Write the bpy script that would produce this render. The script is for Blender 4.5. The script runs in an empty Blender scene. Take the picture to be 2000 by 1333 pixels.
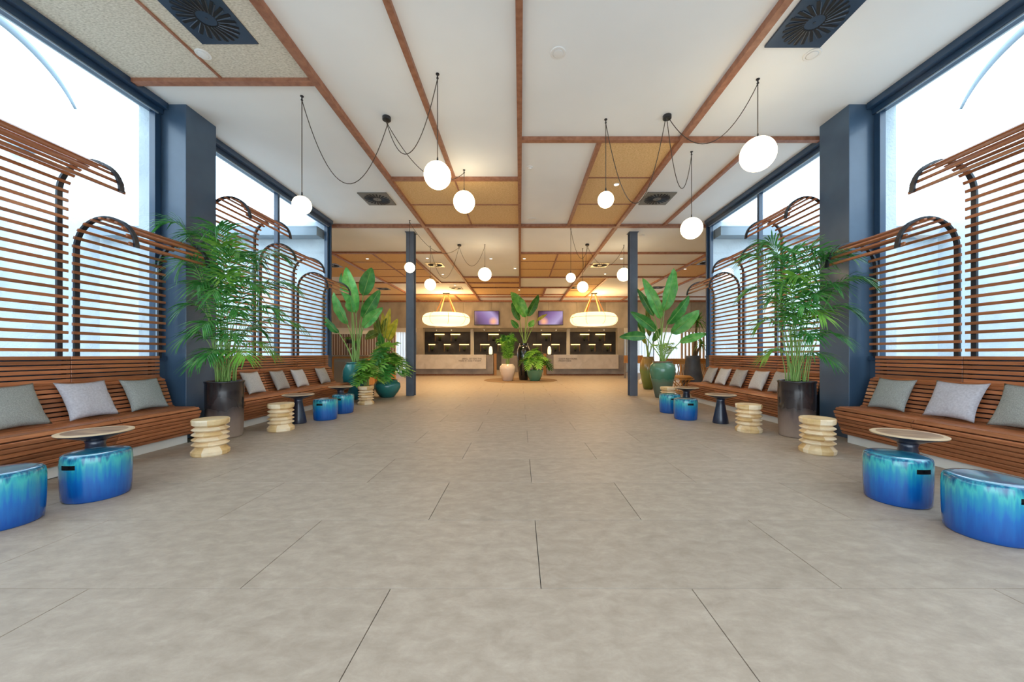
import bpy, bmesh, math, random
from mathutils import Vector, Matrix, noise
random.seed(7)
SC = bpy.context.scene
COL = SC.collection
PI = math.pi
F, UX, VY, EYE, CEIL = 710.0, 1016.0, 693.0, 1.12, 4.45

# ---------------------------------------------------------------- camera, world, exposure
cam = bpy.data.cameras.new('camera'); camo = bpy.data.objects.new('camera', cam); COL.objects.link(camo)
camo.location = (0, 0, EYE); camo.rotation_euler = (PI/2, 0, 0)
cam.sensor_width = 36; cam.lens = 36*F/2000; cam.shift_x = -0.008; cam.shift_y = 0.01325
cam.clip_start = 0.02; cam.clip_end = 300
SC.camera = camo
w = bpy.data.worlds.new('daylight'); SC.world = w; w.use_nodes = True
bg = w.node_tree.nodes['Background']; bg.inputs['Color'].default_value = (0.74, 0.87, 1.0, 1); bg.inputs['Strength'].default_value = 3.3
SC.view_settings.view_transform = 'Standard'; SC.view_settings.look = 'None'
SC.view_settings.gamma = 1; SC.view_settings.use_curve_mapping = False
SC.view_settings.exposure = 0.62
SC.cycles.max_bounces = 10; SC.cycles.diffuse_bounces = 6; SC.cycles.transparent_max_bounces = 12
SC.cycles.sample_clamp_indirect = 8
sun = bpy.data.lights.new('sun', 'SUN'); sun.energy = 1.2; sun.angle = 0.2; sun.color = (1, .97, .92)
suno = bpy.data.objects.new('sun', sun); COL.objects.link(suno); suno.rotation_euler = (math.radians(22), math.radians(8), 0)

# ---------------------------------------------------------------- materials
def mat(name, col, rough=.5, metal=0, spec=.5, coat=0, emit=None, es=0, trans=0):
    m = bpy.data.materials.new(name); m.use_nodes = True
    b = m.node_tree.nodes['Principled BSDF']
    b.inputs['Base Color'].default_value = (*col, 1); b.inputs['Roughness'].default_value = rough
    b.inputs['Metallic'].default_value = metal; b.inputs['Specular IOR Level'].default_value = spec
    b.inputs['Coat Weight'].default_value = coat; b.inputs['Coat Roughness'].default_value = .08
    if emit: b.inputs['Emission Color'].default_value = (*emit, 1); b.inputs['Emission Strength'].default_value = es
    return m
def N(m, t, **kw):
    n = m.node_tree.nodes.new(t)
    for k, v in kw.items():
        if k in n.inputs: n.inputs[k].default_value = v
        else: setattr(n, k, v)
    return n
def L(m, a, b): m.node_tree.links.new(a, b)
def ramp(m, stops):
    r = m.node_tree.nodes.new('ShaderNodeValToRGB'); e = r.color_ramp.elements
    while len(e) < len(stops): e.new(.5)
    for k, (p, c) in enumerate(stops): e[k].position = p; e[k].color = (*c, 1)
    return r
def noisy(m, stops, scale=(1, 1, 1), ns=5, detail=4, coords='Object', rnd=0, bump=0, bdist=.01, rough=None, val=.0, dist=0, bscale=None, nrough=.5):
    """colour from a ramp over stretched noise; each object shifted by its own random; optional bump and value spread"""
    b = m.node_tree.nodes['Principled BSDF']
    if coords == 'World': src = N(m, 'ShaderNodeNewGeometry').outputs['Position']
    else: src = N(m, 'ShaderNodeTexCoord').outputs['Object']
    mp = N(m, 'ShaderNodeMapping'); mp.inputs['Scale'].default_value = scale; L(m, src, mp.inputs['Vector'])
    vec = mp.outputs[0]; oi = N(m, 'ShaderNodeObjectInfo')
    if rnd:
        mm = N(m, 'ShaderNodeVectorMath', operation='SCALE'); mm.inputs[0].default_value = (rnd, rnd*.7, rnd*1.3); L(m, oi.outputs['Random'], mm.inputs['Scale'])
        ad = N(m, 'ShaderNodeVectorMath', operation='ADD'); L(m, vec, ad.inputs[0]); L(m, mm.outputs[0], ad.inputs[1]); vec = ad.outputs[0]
    nz = N(m, 'ShaderNodeTexNoise'); nz.inputs['Scale'].default_value = ns; nz.inputs['Detail'].default_value = detail; nz.inputs['Distortion'].default_value = dist; nz.inputs['Roughness'].default_value = nrough
    L(m, vec, nz.inputs['Vector'])
    r = ramp(m, stops); L(m, nz.outputs['Fac'], r.inputs[0]); out = r.outputs[0]
    if val:
        hs = N(m, 'ShaderNodeHueSaturation'); mr = N(m, 'ShaderNodeMapRange'); mr.inputs['To Min'].default_value = 1-val; mr.inputs['To Max'].default_value = 1+val
        L(m, oi.outputs['Random'], mr.inputs['Value']); L(m, mr.outputs[0], hs.inputs['Value']); L(m, out, hs.inputs['Color']); out = hs.outputs[0]
    L(m, out, b.inputs['Base Color'])
    if bump:
        n2 = nz
        if bscale:
            n2 = N(m, 'ShaderNodeTexNoise'); n2.inputs['Scale'].default_value = bscale; n2.inputs['Detail'].default_value = 3; L(m, vec, n2.inputs['Vector'])
        bp = N(m, 'ShaderNodeBump'); bp.inputs['Strength'].default_value = bump; bp.inputs['Distance'].default_value = bdist
        L(m, n2.outputs['Fac'], bp.inputs['Height']); L(m, bp.outputs[0], b.inputs['Normal'])
    return m
M = {}
M['slat'] = noisy(mat('iroko slats', (.2, .08, .04), .38, coat=.15), [(.25, (.27, .088, .032)), (.5, (.385, .135, .052)), (.75, (.50, .195, .082))], (26, 1.3, 26), 3, 5, rnd=37, bump=.2, bdist=.003, val=.28)
M['beam'] = noisy(mat('red brown ceiling beam', (.4, .17, .1), .5), [(.3, (.25, .095, .048)), (.7, (.40, .18, .105))], (6, 6, 6), 2.2, 5, coords='World', val=.08)
M['plaster'] = noisy(mat('white ceiling plaster', (.8, .8, .79), .8), [(.3, (.80, .82, .83)), (.7, (.86, .88, .89))], (1, 1, 1), .8, 3, coords='World')
M['board'] = noisy(mat('amber wood wool board', (.6, .45, .28), .9), [(.3, (.56, .35, .14)), (.5, (.74, .49, .23)), (.7, (.84, .60, .33))], (22, 60, 22), 1.6, 5, coords='World', bump=.6, bdist=.006)
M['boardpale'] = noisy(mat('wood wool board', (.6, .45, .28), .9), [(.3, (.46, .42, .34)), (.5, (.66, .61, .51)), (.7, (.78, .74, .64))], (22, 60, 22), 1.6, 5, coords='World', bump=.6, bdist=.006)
M['tile'] = noisy(mat('grey beige stone tile', (.5, .46, .4), .5, spec=.32), [(.25, (.295, .235, .178)), (.5, (.38, .307, .237)), (.75, (.475, .395, .315))], (1.0, 1.7, 1), 7.0, 15, coords='World', val=.045, dist=.3, nrough=.72, bump=.12, bdist=.003, bscale=60)
M['grout'] = mat('dark grout', (.12, .105, .09), .9)
M['column'] = noisy(mat('slate blue paint', (.05, .07, .1), .36, coat=.2), [(.3, (.045, .085, .145)), (.7, (.058, .105, .17))], (1, 1, 1), 3, 4, coords='World', bump=.08, bscale=90, bdist=.003)
M['steel'] = noisy(mat('dark grey blue steel', (.05, .06, .08), .4), [(.3, (.085, .10, .13)), (.7, (.11, .13, .165))], (1, 1, 1), 4, 4, coords='World')
M['frame'] = mat('navy window frame', (.018, .05, .105), .3, coat=.3)
M['framelight'] = mat('grey aluminium', (.30, .38, .46), .35, metal=.3)
M['rib'] = mat('black steel rib', (.016, .017, .024), .4)
M['stucco'] = noisy(mat('white stucco', (.85, .86, .87), .95), [(.3, (.50, .565, .61)), (.7, (.60, .665, .70))], (1, 1, 1), 3, 4, coords='World', bump=.5, bdist=.02, bscale=26)  # white wall; the sky's blue reflection is put into its base colour
M['greywall'] = mat('outside grey render', (.25, .31, .36), .9)
M['paving'] = mat('pale paving outside', (.6, .58, .55), .9)
M['plinth'] = mat('off white plinth', (.72, .70, .64), .6)
M['concrete'] = noisy(mat('concrete panel', (.4, .37, .33), .7), [(.28, (.30, .27, .225)), (.5, (.42, .38, .32)), (.75, (.54, .50, .43))], (1, 1, .6), 1.6, 8, rnd=20, val=.10, coords='Object')
M['darktile'] = noisy(mat('dark grey wall tile', (.15, .14, .14), .6), [(.3, (.085, .08, .085)), (.7, (.15, .14, .14))], (1, 1, 1), 1.5, 7, coords='World', val=.06)
M['marble'] = noisy(mat('pale stone front', (.6, .56, .52), .4), [(.3, (.70, .65, .59)), (.55, (.80, .75, .69)), (.75, (.85, .80, .75))], (1, 1, 1), 2.4, 8, coords='World', dist=1)
M['greystone'] = noisy(mat('grey stone plinth', (.35, .33, .32), .5), [(.3, (.24, .225, .22)), (.7, (.40, .37, .36))], (1, 1, 1), 2, 8, coords='World')
M['ceramic_black'] = mat('black glaze', (.012, .013, .016), .08, coat=1)
M['black'] = mat('black metal', (.02, .021, .026), .35)
M['tableblue'] = mat('blue black table lacquer', (.018, .024, .045), .3, coat=.3)
M['tabletop'] = noisy(mat('acacia table top', (.4, .25, .13), .45), [(.3, (.17, .085, .038)), (.55, (.33, .19, .09)), (.75, (.46, .29, .15))], (3, 9, 3), 1.6, 6, rnd=11)
M['tablerim'] = mat('pale sapwood rim', (.62, .45, .27), .5)
M['stoolwood'] = noisy(mat('pale block wood', (.7, .5, .27), .5), [(.2, (.50, .30, .12)), (.45, (.74, .53, .28)), (.7, (.86, .68, .42))], (5, 5, 12), 1.3, 5, rnd=23, val=.07, bump=.15, bdist=.003)
M['stoolwood_b'] = noisy(mat('golden block wood', (.7, .5, .27), .5), [(.2, (.46, .27, .09)), (.45, (.66, .44, .19)), (.7, (.78, .57, .30))], (5, 5, 12), 1.3, 5, rnd=23, val=.07)
M['stoolwood_c'] = noisy(mat('cream block wood', (.7, .5, .27), .5), [(.2, (.62, .44, .24)), (.45, (.82, .65, .42)), (.7, (.90, .76, .54))], (5, 5, 12), 1.3, 5, rnd=23, val=.07)
M['cushion_grey'] = noisy(mat('grey woven cushion', (.33, .34, .32), .9), [(.3, (.25, .26, .24)), (.7, (.38, .39, .36))], (1, 1, 1), 130, 2, bump=.5, bdist=.003, rnd=5)
M['cushion_lilac'] = noisy(mat('pale lilac grey cushion', (.5, .48, .5), .9), [(.3, (.44, .42, .45)), (.7, (.56, .54, .57))], (1, 1, 1), 60, 2, bump=.3, bdist=.002, rnd=5)
M['cushion_beige'] = noisy(mat('beige grey cushion', (.5, .46, .42), .9), [(.3, (.40, .365, .33)), (.7, (.50, .465, .42))], (1, 1, 1), 60, 2, bump=.3, bdist=.002, rnd=5)
M['cushion_pale'] = noisy(mat('off white cushion', (.6, .57, .54), .9), [(.3, (.58, .55, .52)), (.7, (.68, .65, .62))], (1, 1, 1), 60, 2, bump=.3, bdist=.002, rnd=5)
M['globe'] = mat('lit opal globe', (1, .97, .9), .3, emit=(1, .80, .50), es=6.0)
M['shade'] = mat('lit stitched lamp shade', (1, .9, .7), .6, emit=(1, .80, .44), es=1.0)
M['seam'] = mat('brown shade seam', (.35, .24, .08), .6, emit=(.9, .65, .2), es=.1)
M['strap'] = mat('tan leather strap', (.50, .22, .07), .5)
M['cord'] = mat('dark brown cord', (.06, .045, .035), .7)
M['downlight'] = mat('lit downlight lens', (1, .9, .7), .4, emit=(1, .86, .6), es=6)
M['whiteplastic'] = mat('white plastic', (.80, .80, .79), .5)
M['strip'] = mat('lit shelf strip', (1, .8, .4), .4, emit=(1, .66, .25), es=2.2)
M['shelf'] = mat('oak shelf', (.45, .28, .12), .5)
M['orangewood'] = noisy(mat('orange oak', (.5, .25, .08), .5), [(.3, (.42, .20, .065)), (.7, (.56, .30, .11))], (4, 4, 1), 2, 4)
M['rattan'] = mat('orange rattan', (.60, .28, .07), .6)
M['palerattan'] = mat('pale rattan', (.55, .42, .30), .6)
M['mat'] = mat('brown round rug', (.24, .15, .08), .95)
M['ventplate'] = mat('blue black vent plate', (.05, .08, .13), .35, metal=.5)
M['ventdark'] = mat('black vent slot', (.004, .004, .006), .6)
M['ventgrey'] = mat('grey vent plate', (.20, .19, .17), .4, metal=.3)
M['ventblade'] = mat('grey vent blade', (.06, .075, .10), .4, metal=.4)
M['ventgold'] = mat('shiny pale vent plate', (.75, .68, .5), .3, metal=.6)  # same vents as elsewhere; their bright reflection is put into a paler colour
M['curtain'] = noisy(mat('white sheer curtain', (.9, .9, .9), .9), [(.3, (.86, .87, .88)), (.7, (.93, .94, .95))], (1, 1, 1), 2, 3)
M['soil'] = mat('dark potting soil', (.03, .02, .012), 1)
M['divslat'] = mat('brown grey slat', (.20, .13, .11), .6)
M['steelpanel'] = mat('brushed steel', (.35, .35, .36), .35, metal=.8)
M['text'] = mat('grey brown engraved letters', (.16, .13, .11), .7)
M['trunk'] = noisy(mat('brown plant trunk', (.2, .13, .07), .9), [(.3, (.14, .085, .04)), (.7, (.30, .2, .11))], (1, 1, 6), 6, 4)
M['stalk'] = mat('light green stalk', (.26, .44, .11), .45)
M['glasspot'] = mat('green glazed bowl', (.10, .30, .19), .2, coat=.8)
def leafmat(name, a, b, c, rough=.42):
    m = noisy(mat(name, b, rough, spec=.4), [(.3, a), (.5, b), (.72, c)], (1, 1, 1), 7, 3, coords='Object', rnd=9, val=.18)
    bb = m.node_tree.nodes['Principled BSDF']; out = m.node_tree.nodes['Material Output']
    tr = N(m, 'ShaderNodeBsdfTranslucent'); ms = N(m, 'ShaderNodeMixShader'); ms.inputs[0].default_value = .28
    L(m, bb.inputs['Base Color'].links[0].from_socket, tr.inputs['Color']); L(m, bb.outputs[0], ms.inputs[1]); L(m, tr.outputs[0], ms.inputs[2]); L(m, ms.outputs[0], out.inputs['Surface'])
    return m
M['palm'] = leafmat('kentia leaf', (.02, .13, .025), (.05, .26, .045), (.17, .42, .10), .34)
M['palmlight'] = leafmat('yellow green palm leaf', (.10, .30, .03), (.20, .50, .06), (.38, .62, .12))
M['paddle'] = leafmat('strelitzia leaf', (.07, .34, .07), (.14, .50, .10), (.28, .62, .18), .3)
M['paddledark'] = leafmat('dark strelitzia leaf', (.03, .17, .035), (.06, .27, .055), (.12, .38, .09), .35)
M['yellowleaf'] = leafmat('yellow leaf', (.30, .32, .03), (.45, .45, .05), (.60, .55, .10))
M['olive'] = leafmat('olive leaf', (.07, .13, .02), (.14, .22, .04), (.25, .33, .07))
def zglaze(name, stops, h, ns=(9, 9, 1.6), amp=.25, rough=.2, coat=.38, nscale=3, roughz=None, x=None):
    m = mat(name, (.1, .3, .6), rough, coat=coat); b = m.node_tree.nodes['Principled BSDF']
    tc = N(m, 'ShaderNodeTexCoord'); mp = N(m, 'ShaderNodeMapping'); mp.inputs['Scale'].default_value = ns; L(m, tc.outputs['Object'], mp.inputs['Vector'])
    nz = N(m, 'ShaderNodeTexNoise'); nz.inputs['Scale'].default_value = nscale; nz.inputs['Detail'].default_value = 6; L(m, mp.outputs[0], nz.inputs['Vector'])
    sx = N(m, 'ShaderNodeSeparateXYZ'); L(m, tc.outputs['Object'], sx.inputs[0])
    dv = N(m, 'ShaderNodeMath', operation='DIVIDE'); L(m, sx.outputs['Z'], dv.inputs[0]); dv.inputs[1].default_value = h
    su = N(m, 'ShaderNodeMath', operation='SUBTRACT'); L(m, nz.outputs['Fac'], su.inputs[0]); su.inputs[1].default_value = .5
    ma = N(m, 'ShaderNodeMath', operation='MULTIPLY_ADD'); L(m, su.outputs[0], ma.inputs[0]); ma.inputs[1].default_value = amp; L(m, dv.outputs[0], ma.inputs[2])
    r = ramp(m, stops); L(m, ma.outputs[0], r.inputs[0]); L(m, r.outputs[0], b.inputs['Base Color'])
    if roughz:
        mr = N(m, 'ShaderNodeMapRange'); mr.inputs['From Min'].default_value = roughz[0]; mr.inputs['From Max'].default_value = roughz[1]; mr.inputs['To Min'].default_value = .7; mr.inputs['To Max'].default_value = rough
        L(m, ma.outputs[0], mr.inputs['Value']); L(m, mr.outputs[0], b.inputs['Roughness'])
        mc = N(m, 'ShaderNodeMapRange'); mc.inputs['From Min'].default_value = roughz[0]; mc.inputs['From Max'].default_value = roughz[1]; mc.inputs['To Max'].default_value = coat
        L(m, ma.outputs[0], mc.inputs['Value']); L(m, mc.outputs[0], b.inputs['Coat Weight'])
    return m
M['blueglaze'] = zglaze('turquoise drip glaze', [(.1, (.003, .07, .30)), (.45, (.005, .13, .42)), (.68, (.012, .25, .42)), (.84, (.05, .42, .42)), (.925, (.02, .22, .32)), (1.0, (.004, .09, .20))], .36, (16, 16, 1.5), .62, roughz=None)
M['bluetop'] = noisy(mat('dark blue glazed seat', (.02, .15, .3), .1, coat=1), [(.3, (.006, .09, .22)), (.6, (.02, .22, .34)), (.8, (.08, .42, .46))], (1, 1, 1), 9, 5, rnd=9)
M['palmpot'] = zglaze('brown black glaze over bare beige clay', [(.05, (.34, .25, .19)), (.35, (.17, .115, .09)), (.52, (.03, .022, .022)), (1, (.012, .010, .012))], .76, (4, 4, 2), .22, roughz=(.3, .55))
M['greenjar'] = zglaze('green glaze over brown clay', [(.1, (.10, .12, .09)), (.42, (.12, .17, .11)), (.55, (.06, .20, .12)), (.95, (.12, .30, .19)), (1, (.25, .14, .08))], .94, (3, 3, 2), .16, roughz=(.35, .55))
M['tealjar'] = zglaze('teal blue glaze', [(.1, (.02, .15, .20)), (.5, (.02, .20, .22)), (.95, (.06, .33, .30)), (1, (.22, .12, .07))], .98, (3, 3, 2), .5)
M['tealbowl'] = zglaze('dark teal glaze', [(.1, (.015, .12, .11)), (.6, (.03, .20, .18)), (1, (.06, .24, .2))], .45, (3, 3, 2), .4)
M['olivejar'] = zglaze('olive green glaze', [(.1, (.13, .17, .03)), (.8, (.20, .27, .07)), (1, (.35, .22, .06))], .75, (3, 3, 2), .3)
M['creampot'] = mat('cream glaze', (.66, .55, .47), .2, coat=.6)
M['greyclay'] = noisy(mat('charcoal clay', (.07, .075, .09), .5), [(.3, (.055, .06, .075)), (.7, (.10, .105, .12))], (1, 1, 1), 5, 5)
# clear glass: thin pane, see-through with real reflections
mg = bpy.data.materials.new('window glass'); mg.use_nodes = True; nt = mg.node_tree; nt.nodes.clear()
o_ = N(mg, 'ShaderNodeOutputMaterial'); t_ = N(mg, 'ShaderNodeBsdfTransparent'); g_ = N(mg, 'ShaderNodeBsdfGlossy'); x_ = N(mg, 'ShaderNodeMixShader'); fr = N(mg, 'ShaderNodeFresnel')
t_.inputs['Color'].default_value = (.90, .97, .99, 1); g_.inputs['Roughness'].default_value = .02; gb = N(mg, 'ShaderNodeNewGeometry'); im = N(mg, 'ShaderNodeMapRange'); im.inputs['To Min'].default_value = 1.35; im.inputs['To Max'].default_value = 1/1.35
L(mg, gb.outputs['Backfacing'], im.inputs['Value']); L(mg, im.outputs[0], fr.inputs['IOR'])   # same weak reflection from both sides of the pane
L(mg, fr.outputs[0], x_.inputs[0]); L(mg, t_.outputs[0], x_.inputs[1]); L(mg, g_.outputs[0], x_.inputs[2]); L(mg, x_.outputs[0], o_.inputs[0]); M['glass'] = mg
# sheer curtain lets daylight through
mc_ = M['curtain']; b_ = mc_.node_tree.nodes['Principled BSDF']; tr_ = N(mc_, 'ShaderNodeBsdfTranslucent'); tr_.inputs['Color'].default_value = (.95, .97, 1, 1); ms_ = N(mc_, 'ShaderNodeMixShader'); ms_.inputs[0].default_value = .7
L(mc_, b_.outputs[0], ms_.inputs[1]); L(mc_, tr_.outputs[0], ms_.inputs[2]); L(mc_, ms_.outputs[0], mc_.node_tree.nodes['Material Output'].inputs['Surface'])
# tv screen: emissive violet gradient with an orange spot
def tvmat(name, gx):
    m = mat(name, (.01, .01, .015), .15); b = m.node_tree.nodes['Principled BSDF']
    tc = N(m, 'ShaderNodeTexCoord'); r = ramp(m, [(0, (.05, .02, .05)), (.45, (.22, .13, .30)), (.8, (.38, .30, .52)), (1, (.10, .05, .12))])
    gr = N(m, 'ShaderNodeTexGradient'); mp = N(m, 'ShaderNodeMapping'); mp.inputs['Location'].default_value = (.5, 0, 0); mp.inputs['Scale'].default_value = (.62, 1, 1); mp.inputs['Rotation'].default_value = (0, .5*gx, 0)
    L(m, tc.outputs['Object'], mp.inputs['Vector']); L(m, mp.outputs[0], gr.inputs['Vector']); L(m, gr.outputs['Fac'], r.inputs[0])
    m2 = N(m, 'ShaderNodeMapping'); m2.inputs['Location'].default_value = (-.42*gx*3.2, 0, .22*3.2); m2.inputs['Scale'].default_value = (3.2, 0, 3.2); L(m, tc.outputs['Object'], m2.inputs['Vector'])
    g2 = N(m, 'ShaderNodeTexGradient', gradient_type='SPHERICAL'); L(m, m2.outputs[0], g2.inputs['Vector'])
    mx = N(m, 'ShaderNodeMix', data_type='RGBA'); L(m, g2.outputs['Fac'], mx.inputs['Factor']); L(m, r.outputs[0], mx.inputs['A']); mx.inputs['B'].default_value = (1, .45, .2, 1)
    L(m, mx.outputs['Result'], b.inputs['Emission Color']); b.inputs['Emission Strength'].default_value = .8
    return m
M['tv_a'] = tvmat('television picture', 1); M['tv_b'] = tvmat('second television picture', -1)

# ---------------------------------------------------------------- helpers
def P(u, v, y): return Vector(((u-UX)*y/F, y, EYE+(VY-v)*y/F))
def bm_mesh(bm, name, m, smooth=False):
    me = bpy.data.meshes.new(name); bm.normal_update(); bm.to_mesh(me); bm.free()
    for k in (m if isinstance(m, (list, tuple)) else [m]): me.materials.append(M[k])
    if smooth: me.polygons.foreach_set('use_smooth', [True]*len(me.polygons))
    return me
def put(name, me, parent=None, loc=(0, 0, 0), rot=(0, 0, 0)):
    o = bpy.data.objects.new(name, me); COL.objects.link(o); o.location = loc; o.rotation_euler = rot
    if parent: o.parent = parent
    return o
def obj(name, bm, m, parent=None, loc=(0, 0, 0), rot=(0, 0, 0), smooth=False): return put(name, bm_mesh(bm, name, m, smooth), parent, loc, rot)
def tag(o, label, cat, group=None):
    o['label'] = label; o['category'] = cat
    if group: o['group'] = group
    return o
def thing(name, label, cat, loc=(0, 0, 0), group=None, rotz=0):
    o = bpy.data.objects.new(name, None); o.empty_display_size = .1; COL.objects.link(o); o.location = loc; o.rotation_euler = (0, 0, rotz)
    return tag(o, label, cat, group)
def struct(o, label=None):
    o['kind'] = 'structure'
    if label: o['label'] = label
    return o
def sempty(name, loc=(0, 0, 0)):
    o = bpy.data.objects.new(name, None); COL.objects.link(o); o.location = loc; o['kind'] = 'structure'; return o
def box(bm, x0, x1, y0, y1, z0, z1, bev=0):
    vs = [bm.verts.new(p) for p in ((x0, y0, z0), (x1, y0, z0), (x1, y1, z0), (x0, y1, z0), (x0, y0, z1), (x1, y0, z1), (x1, y1, z1), (x0, y1, z1))]
    fs = [bm.faces.new([vs[i] for i in f]) for f in ((3, 2, 1, 0), (4, 5, 6, 7), (0, 1, 5, 4), (1, 2, 6, 5), (2, 3, 7, 6), (3, 0, 4, 7))]
    if bev:
        es = list({e for f in fs for e in f.edges}); bmesh.ops.bevel(bm, geom=es, offset=bev, segments=1, affect='EDGES', profile=.5)
    return bm
def B(x0, x1, y0, y1, z0, z1, bev=0): return box(bmesh.new(), min(x0, x1), max(x0, x1), min(y0, y1), max(y0, y1), min(z0, z1), max(z0, z1), bev)
def lathe(prof, seg=40, bm=None, r0=0.0):
    bm = bm or bmesh.new(); rings = []
    for r, z in prof:
        if r < 1e-5: rings.append([bm.verts.new((0, 0, z))])
        else: rings.append([bm.verts.new((r*math.cos(2*PI*(k+r0)/seg), r*math.sin(2*PI*(k+r0)/seg), z)) for k in range(seg)])
    for a, b in zip(rings, rings[1:]):
        for k in range(seg):
            j = (k+1) % seg
            if len(a) == 1 and len(b) == 1: continue
            if len(a) == 1: bm.faces.new((a[0], b[j], b[k]))
            elif len(b) == 1: bm.faces.new((a[k], a[j], b[0]))
            else: bm.faces.new((a[k], a[j], b[j], b[k]))
    bmesh.ops.recalc_face_normals(bm, faces=bm.faces)
    return bm
def tube(bm, pts, r, n=6, cap=True):
    pts = [Vector(p) for p in pts]; rings = []; prev = None
    for i, p in enumerate(pts):
        t = (pts[min(i+1, len(pts)-1)]-pts[max(i-1, 0)]).normalized()
        a = prev if prev is not None and abs(prev.dot(t)) < .95 else (Vector((0, 0, 1)) if abs(t.z) < .9 else Vector((1, 0, 0)))
        s = (a - t*a.dot(t)).normalized(); prev = s; q = t.cross(s)
        rr = r[i] if isinstance(r, (list, tuple)) else r
        rings.append([bm.verts.new(p+(s*math.cos(2*PI*k/n)+q*math.sin(2*PI*k/n))*rr) for k in range(n)])
    for a, b in zip(rings, rings[1:]):
        for k in range(n): bm.faces.new((a[k], a[(k+1) % n], b[(k+1) % n], b[k]))
    if cap: bm.faces.new(rings[0][::-1]); bm.faces.new(rings[-1])
    return bm
def bez(a, c, b, n=12): return [a*(1-t)**2+c*2*t*(1-t)+b*t*t for t in (k/n for k in range(n+1))]
MX = {-1: lambda d: -d, 1: lambda d: d-.07}      # distance from the axis -> x, left and right wall
WORD = {-1: 'left', 1: 'right'}

# ---------------------------------------------------------------- floor: every tile its own piece
fl = struct(obj('floor', box(B(-4.95, 4.88, -1.3, 9.2, -.06, -.012), -12, 12, 9.2, 27, -.06, -.012), 'grout'))
TW, TD, GAP = 1.44, .72, .004
tile_me = bm_mesh(B(-TW/2+GAP/2, TW/2-GAP/2, -TD/2+GAP/2, TD/2-GAP/2, -.011, 0, .0012), 'tile', 'tile')
far = bmesh.new()
row = 0; y = 1.74-3*TD
ylist = [1.74+TD*(k+.5) for k in range(-4, 36)]
for k, yc in zip(range(-4, 36), ylist):
    off = .10 if k % 2 == 0 else -.62
    half = 4.3 if yc < 9.2 else 12.0
    if yc > 26.6: break
    n = int(half/TW)+2
    for i in range(-n, n+1):
        xc = off+TW/2+i*TW
        if abs(xc) > half+.2: continue
        if yc < 9.2: put('tile', tile_me, fl, (xc, yc, 0))
        else:
            a, b = max(xc-TW/2+.003, -12), min(xc+TW/2-.003, 12)
            if b-a > .05: box(far, a, b, yc-TD/2+.003, yc+TD/2-.003, -.011, 0)
f2 = obj('tile_field', far, 'tile', fl); f2['kind'] = 'stuff'

# ---------------------------------------------------------------- ceiling, boards, beams
ce = struct(obj('ceiling', box(B(-4.95, 4.88, -1.3, 9.2, CEIL, CEIL+.2), -12, 12, 9.2, 27, CEIL, CEIL+.2), 'plaster'))
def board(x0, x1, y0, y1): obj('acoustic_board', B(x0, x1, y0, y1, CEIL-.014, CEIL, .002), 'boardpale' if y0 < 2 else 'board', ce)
def cells(x0, x1, y0, y1, xs, ys):
    X = [x0]+xs+[x1]; Y = [y0]+ys+[y1]
    for a, b in zip(X, X[1:]):
        for c, d in zip(Y, Y[1:]): board(a+.006, b-.006, c+.006, d-.006)
def beam(x0, x1, y0, y1, w=.066, h=.06):
    if abs(x1-x0) < .01: bm = B(x0-w/2, x0+w/2, y0, y1, CEIL-h, CEIL, .003)
    else: bm = B(x0, x1, y0-w/2, y0+w/2, CEIL-h+.001, CEIL, .003)
    obj('beam', bm, 'beam', ce)
cells(-4.70, -2.45, -1.2, 4.39, [-3.58], [])
cells(-2.45, 0, 6.83, 9.3, [-1.24], [8.03]); cells(1.23, 2.47, 5.58, 9.3, [], [6.8, 8.0])
cells(-6.1, -3.64, 11.8, 16.7, [-4.85], [13.0, 14.15, 15.45]); cells(0, 2.47, 11.8, 15.5, [1.24], [12.9, 14.1])
cells(-2.45, 0, 15.5, 20, [-1.24], [16.9, 18.0]); cells(2.47, 3.75, 15.5, 20.7, [], [17.2, 18.9])
cells(-11.9, -6.1, 11.8, 15.5, [], [13.4]); cells(6.2, 11.9, 11.8, 15.5, [7.5], [13.4])
cells(-6.1, -2.45, 20, 22.4, [-3.64], []); cells(0, 1.26, 17.9, 20.7, [], []); cells(-11.9, -6.1, 16.7, 22.4, [], [20])
beam(-.01, -.01, -1.2, 17.9, .07); beam(-2.45, -2.45, -1.2, 22.4, .085, .075); beam(2.47, 2.47, -1.2, 22.4, .085, .075)
beam(-1.24, -1.24, -1.2, 6.83); beam(-1.24, -1.24, 6.83, 9.3, .03, .03); beam(1.23, 1.23, 5.58, 9.3)
beam(3.66, 3.66, 5.58, 9.3); beam(-3.58, -3.58, -1.2, 4.39, .03, .03)
beam(-4.72, -2.41, 4.39, 4.39, .085, .06); beam(0, 4.66, 5.58, 5.58, .08, .06); beam(-2.45, 0, 6.83, 6.83, .075, .06)
beam(-11.95, 11.95, 9.3, 9.3, .11, .075)
for yy in (8.03,): beam(-2.45, 0, yy, yy, .03, .03)
for yy in (6.8, 8.0): beam(1.23, 2.47, yy, yy, .03, .03)
beam(-11.95, -2.45, 11.78, 11.78, .08); beam(0, 11.95, 11.82, 11.82, .08)
for yy in (13.0, 14.15, 15.45): beam(-6.1, -3.64, yy, yy, .04, .03)
beam(-4.85, -4.85, 11.8, 15.5, .05, .035)
for yy in (12.9, 14.1): beam(0, 2.47, yy, yy, .04, .03)
beam(1.24, 1.24, 11.8, 15.5, .05, .035)
beam(-6.1, -6.1, 9.35, 22.4, .09, .07); beam(6.15, 6.15, 9.35, 22.4, .09, .07); beam(7.5, 7.5, 11.8, 22.4, .09, .07)
beam(-3.64, -3.64, 11.8, 16.7, .08); beam(-11.95, 0, 16.7, 16.7, .09); beam(-2.45, 11.95, 15.5, 15.5, .09)
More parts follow.
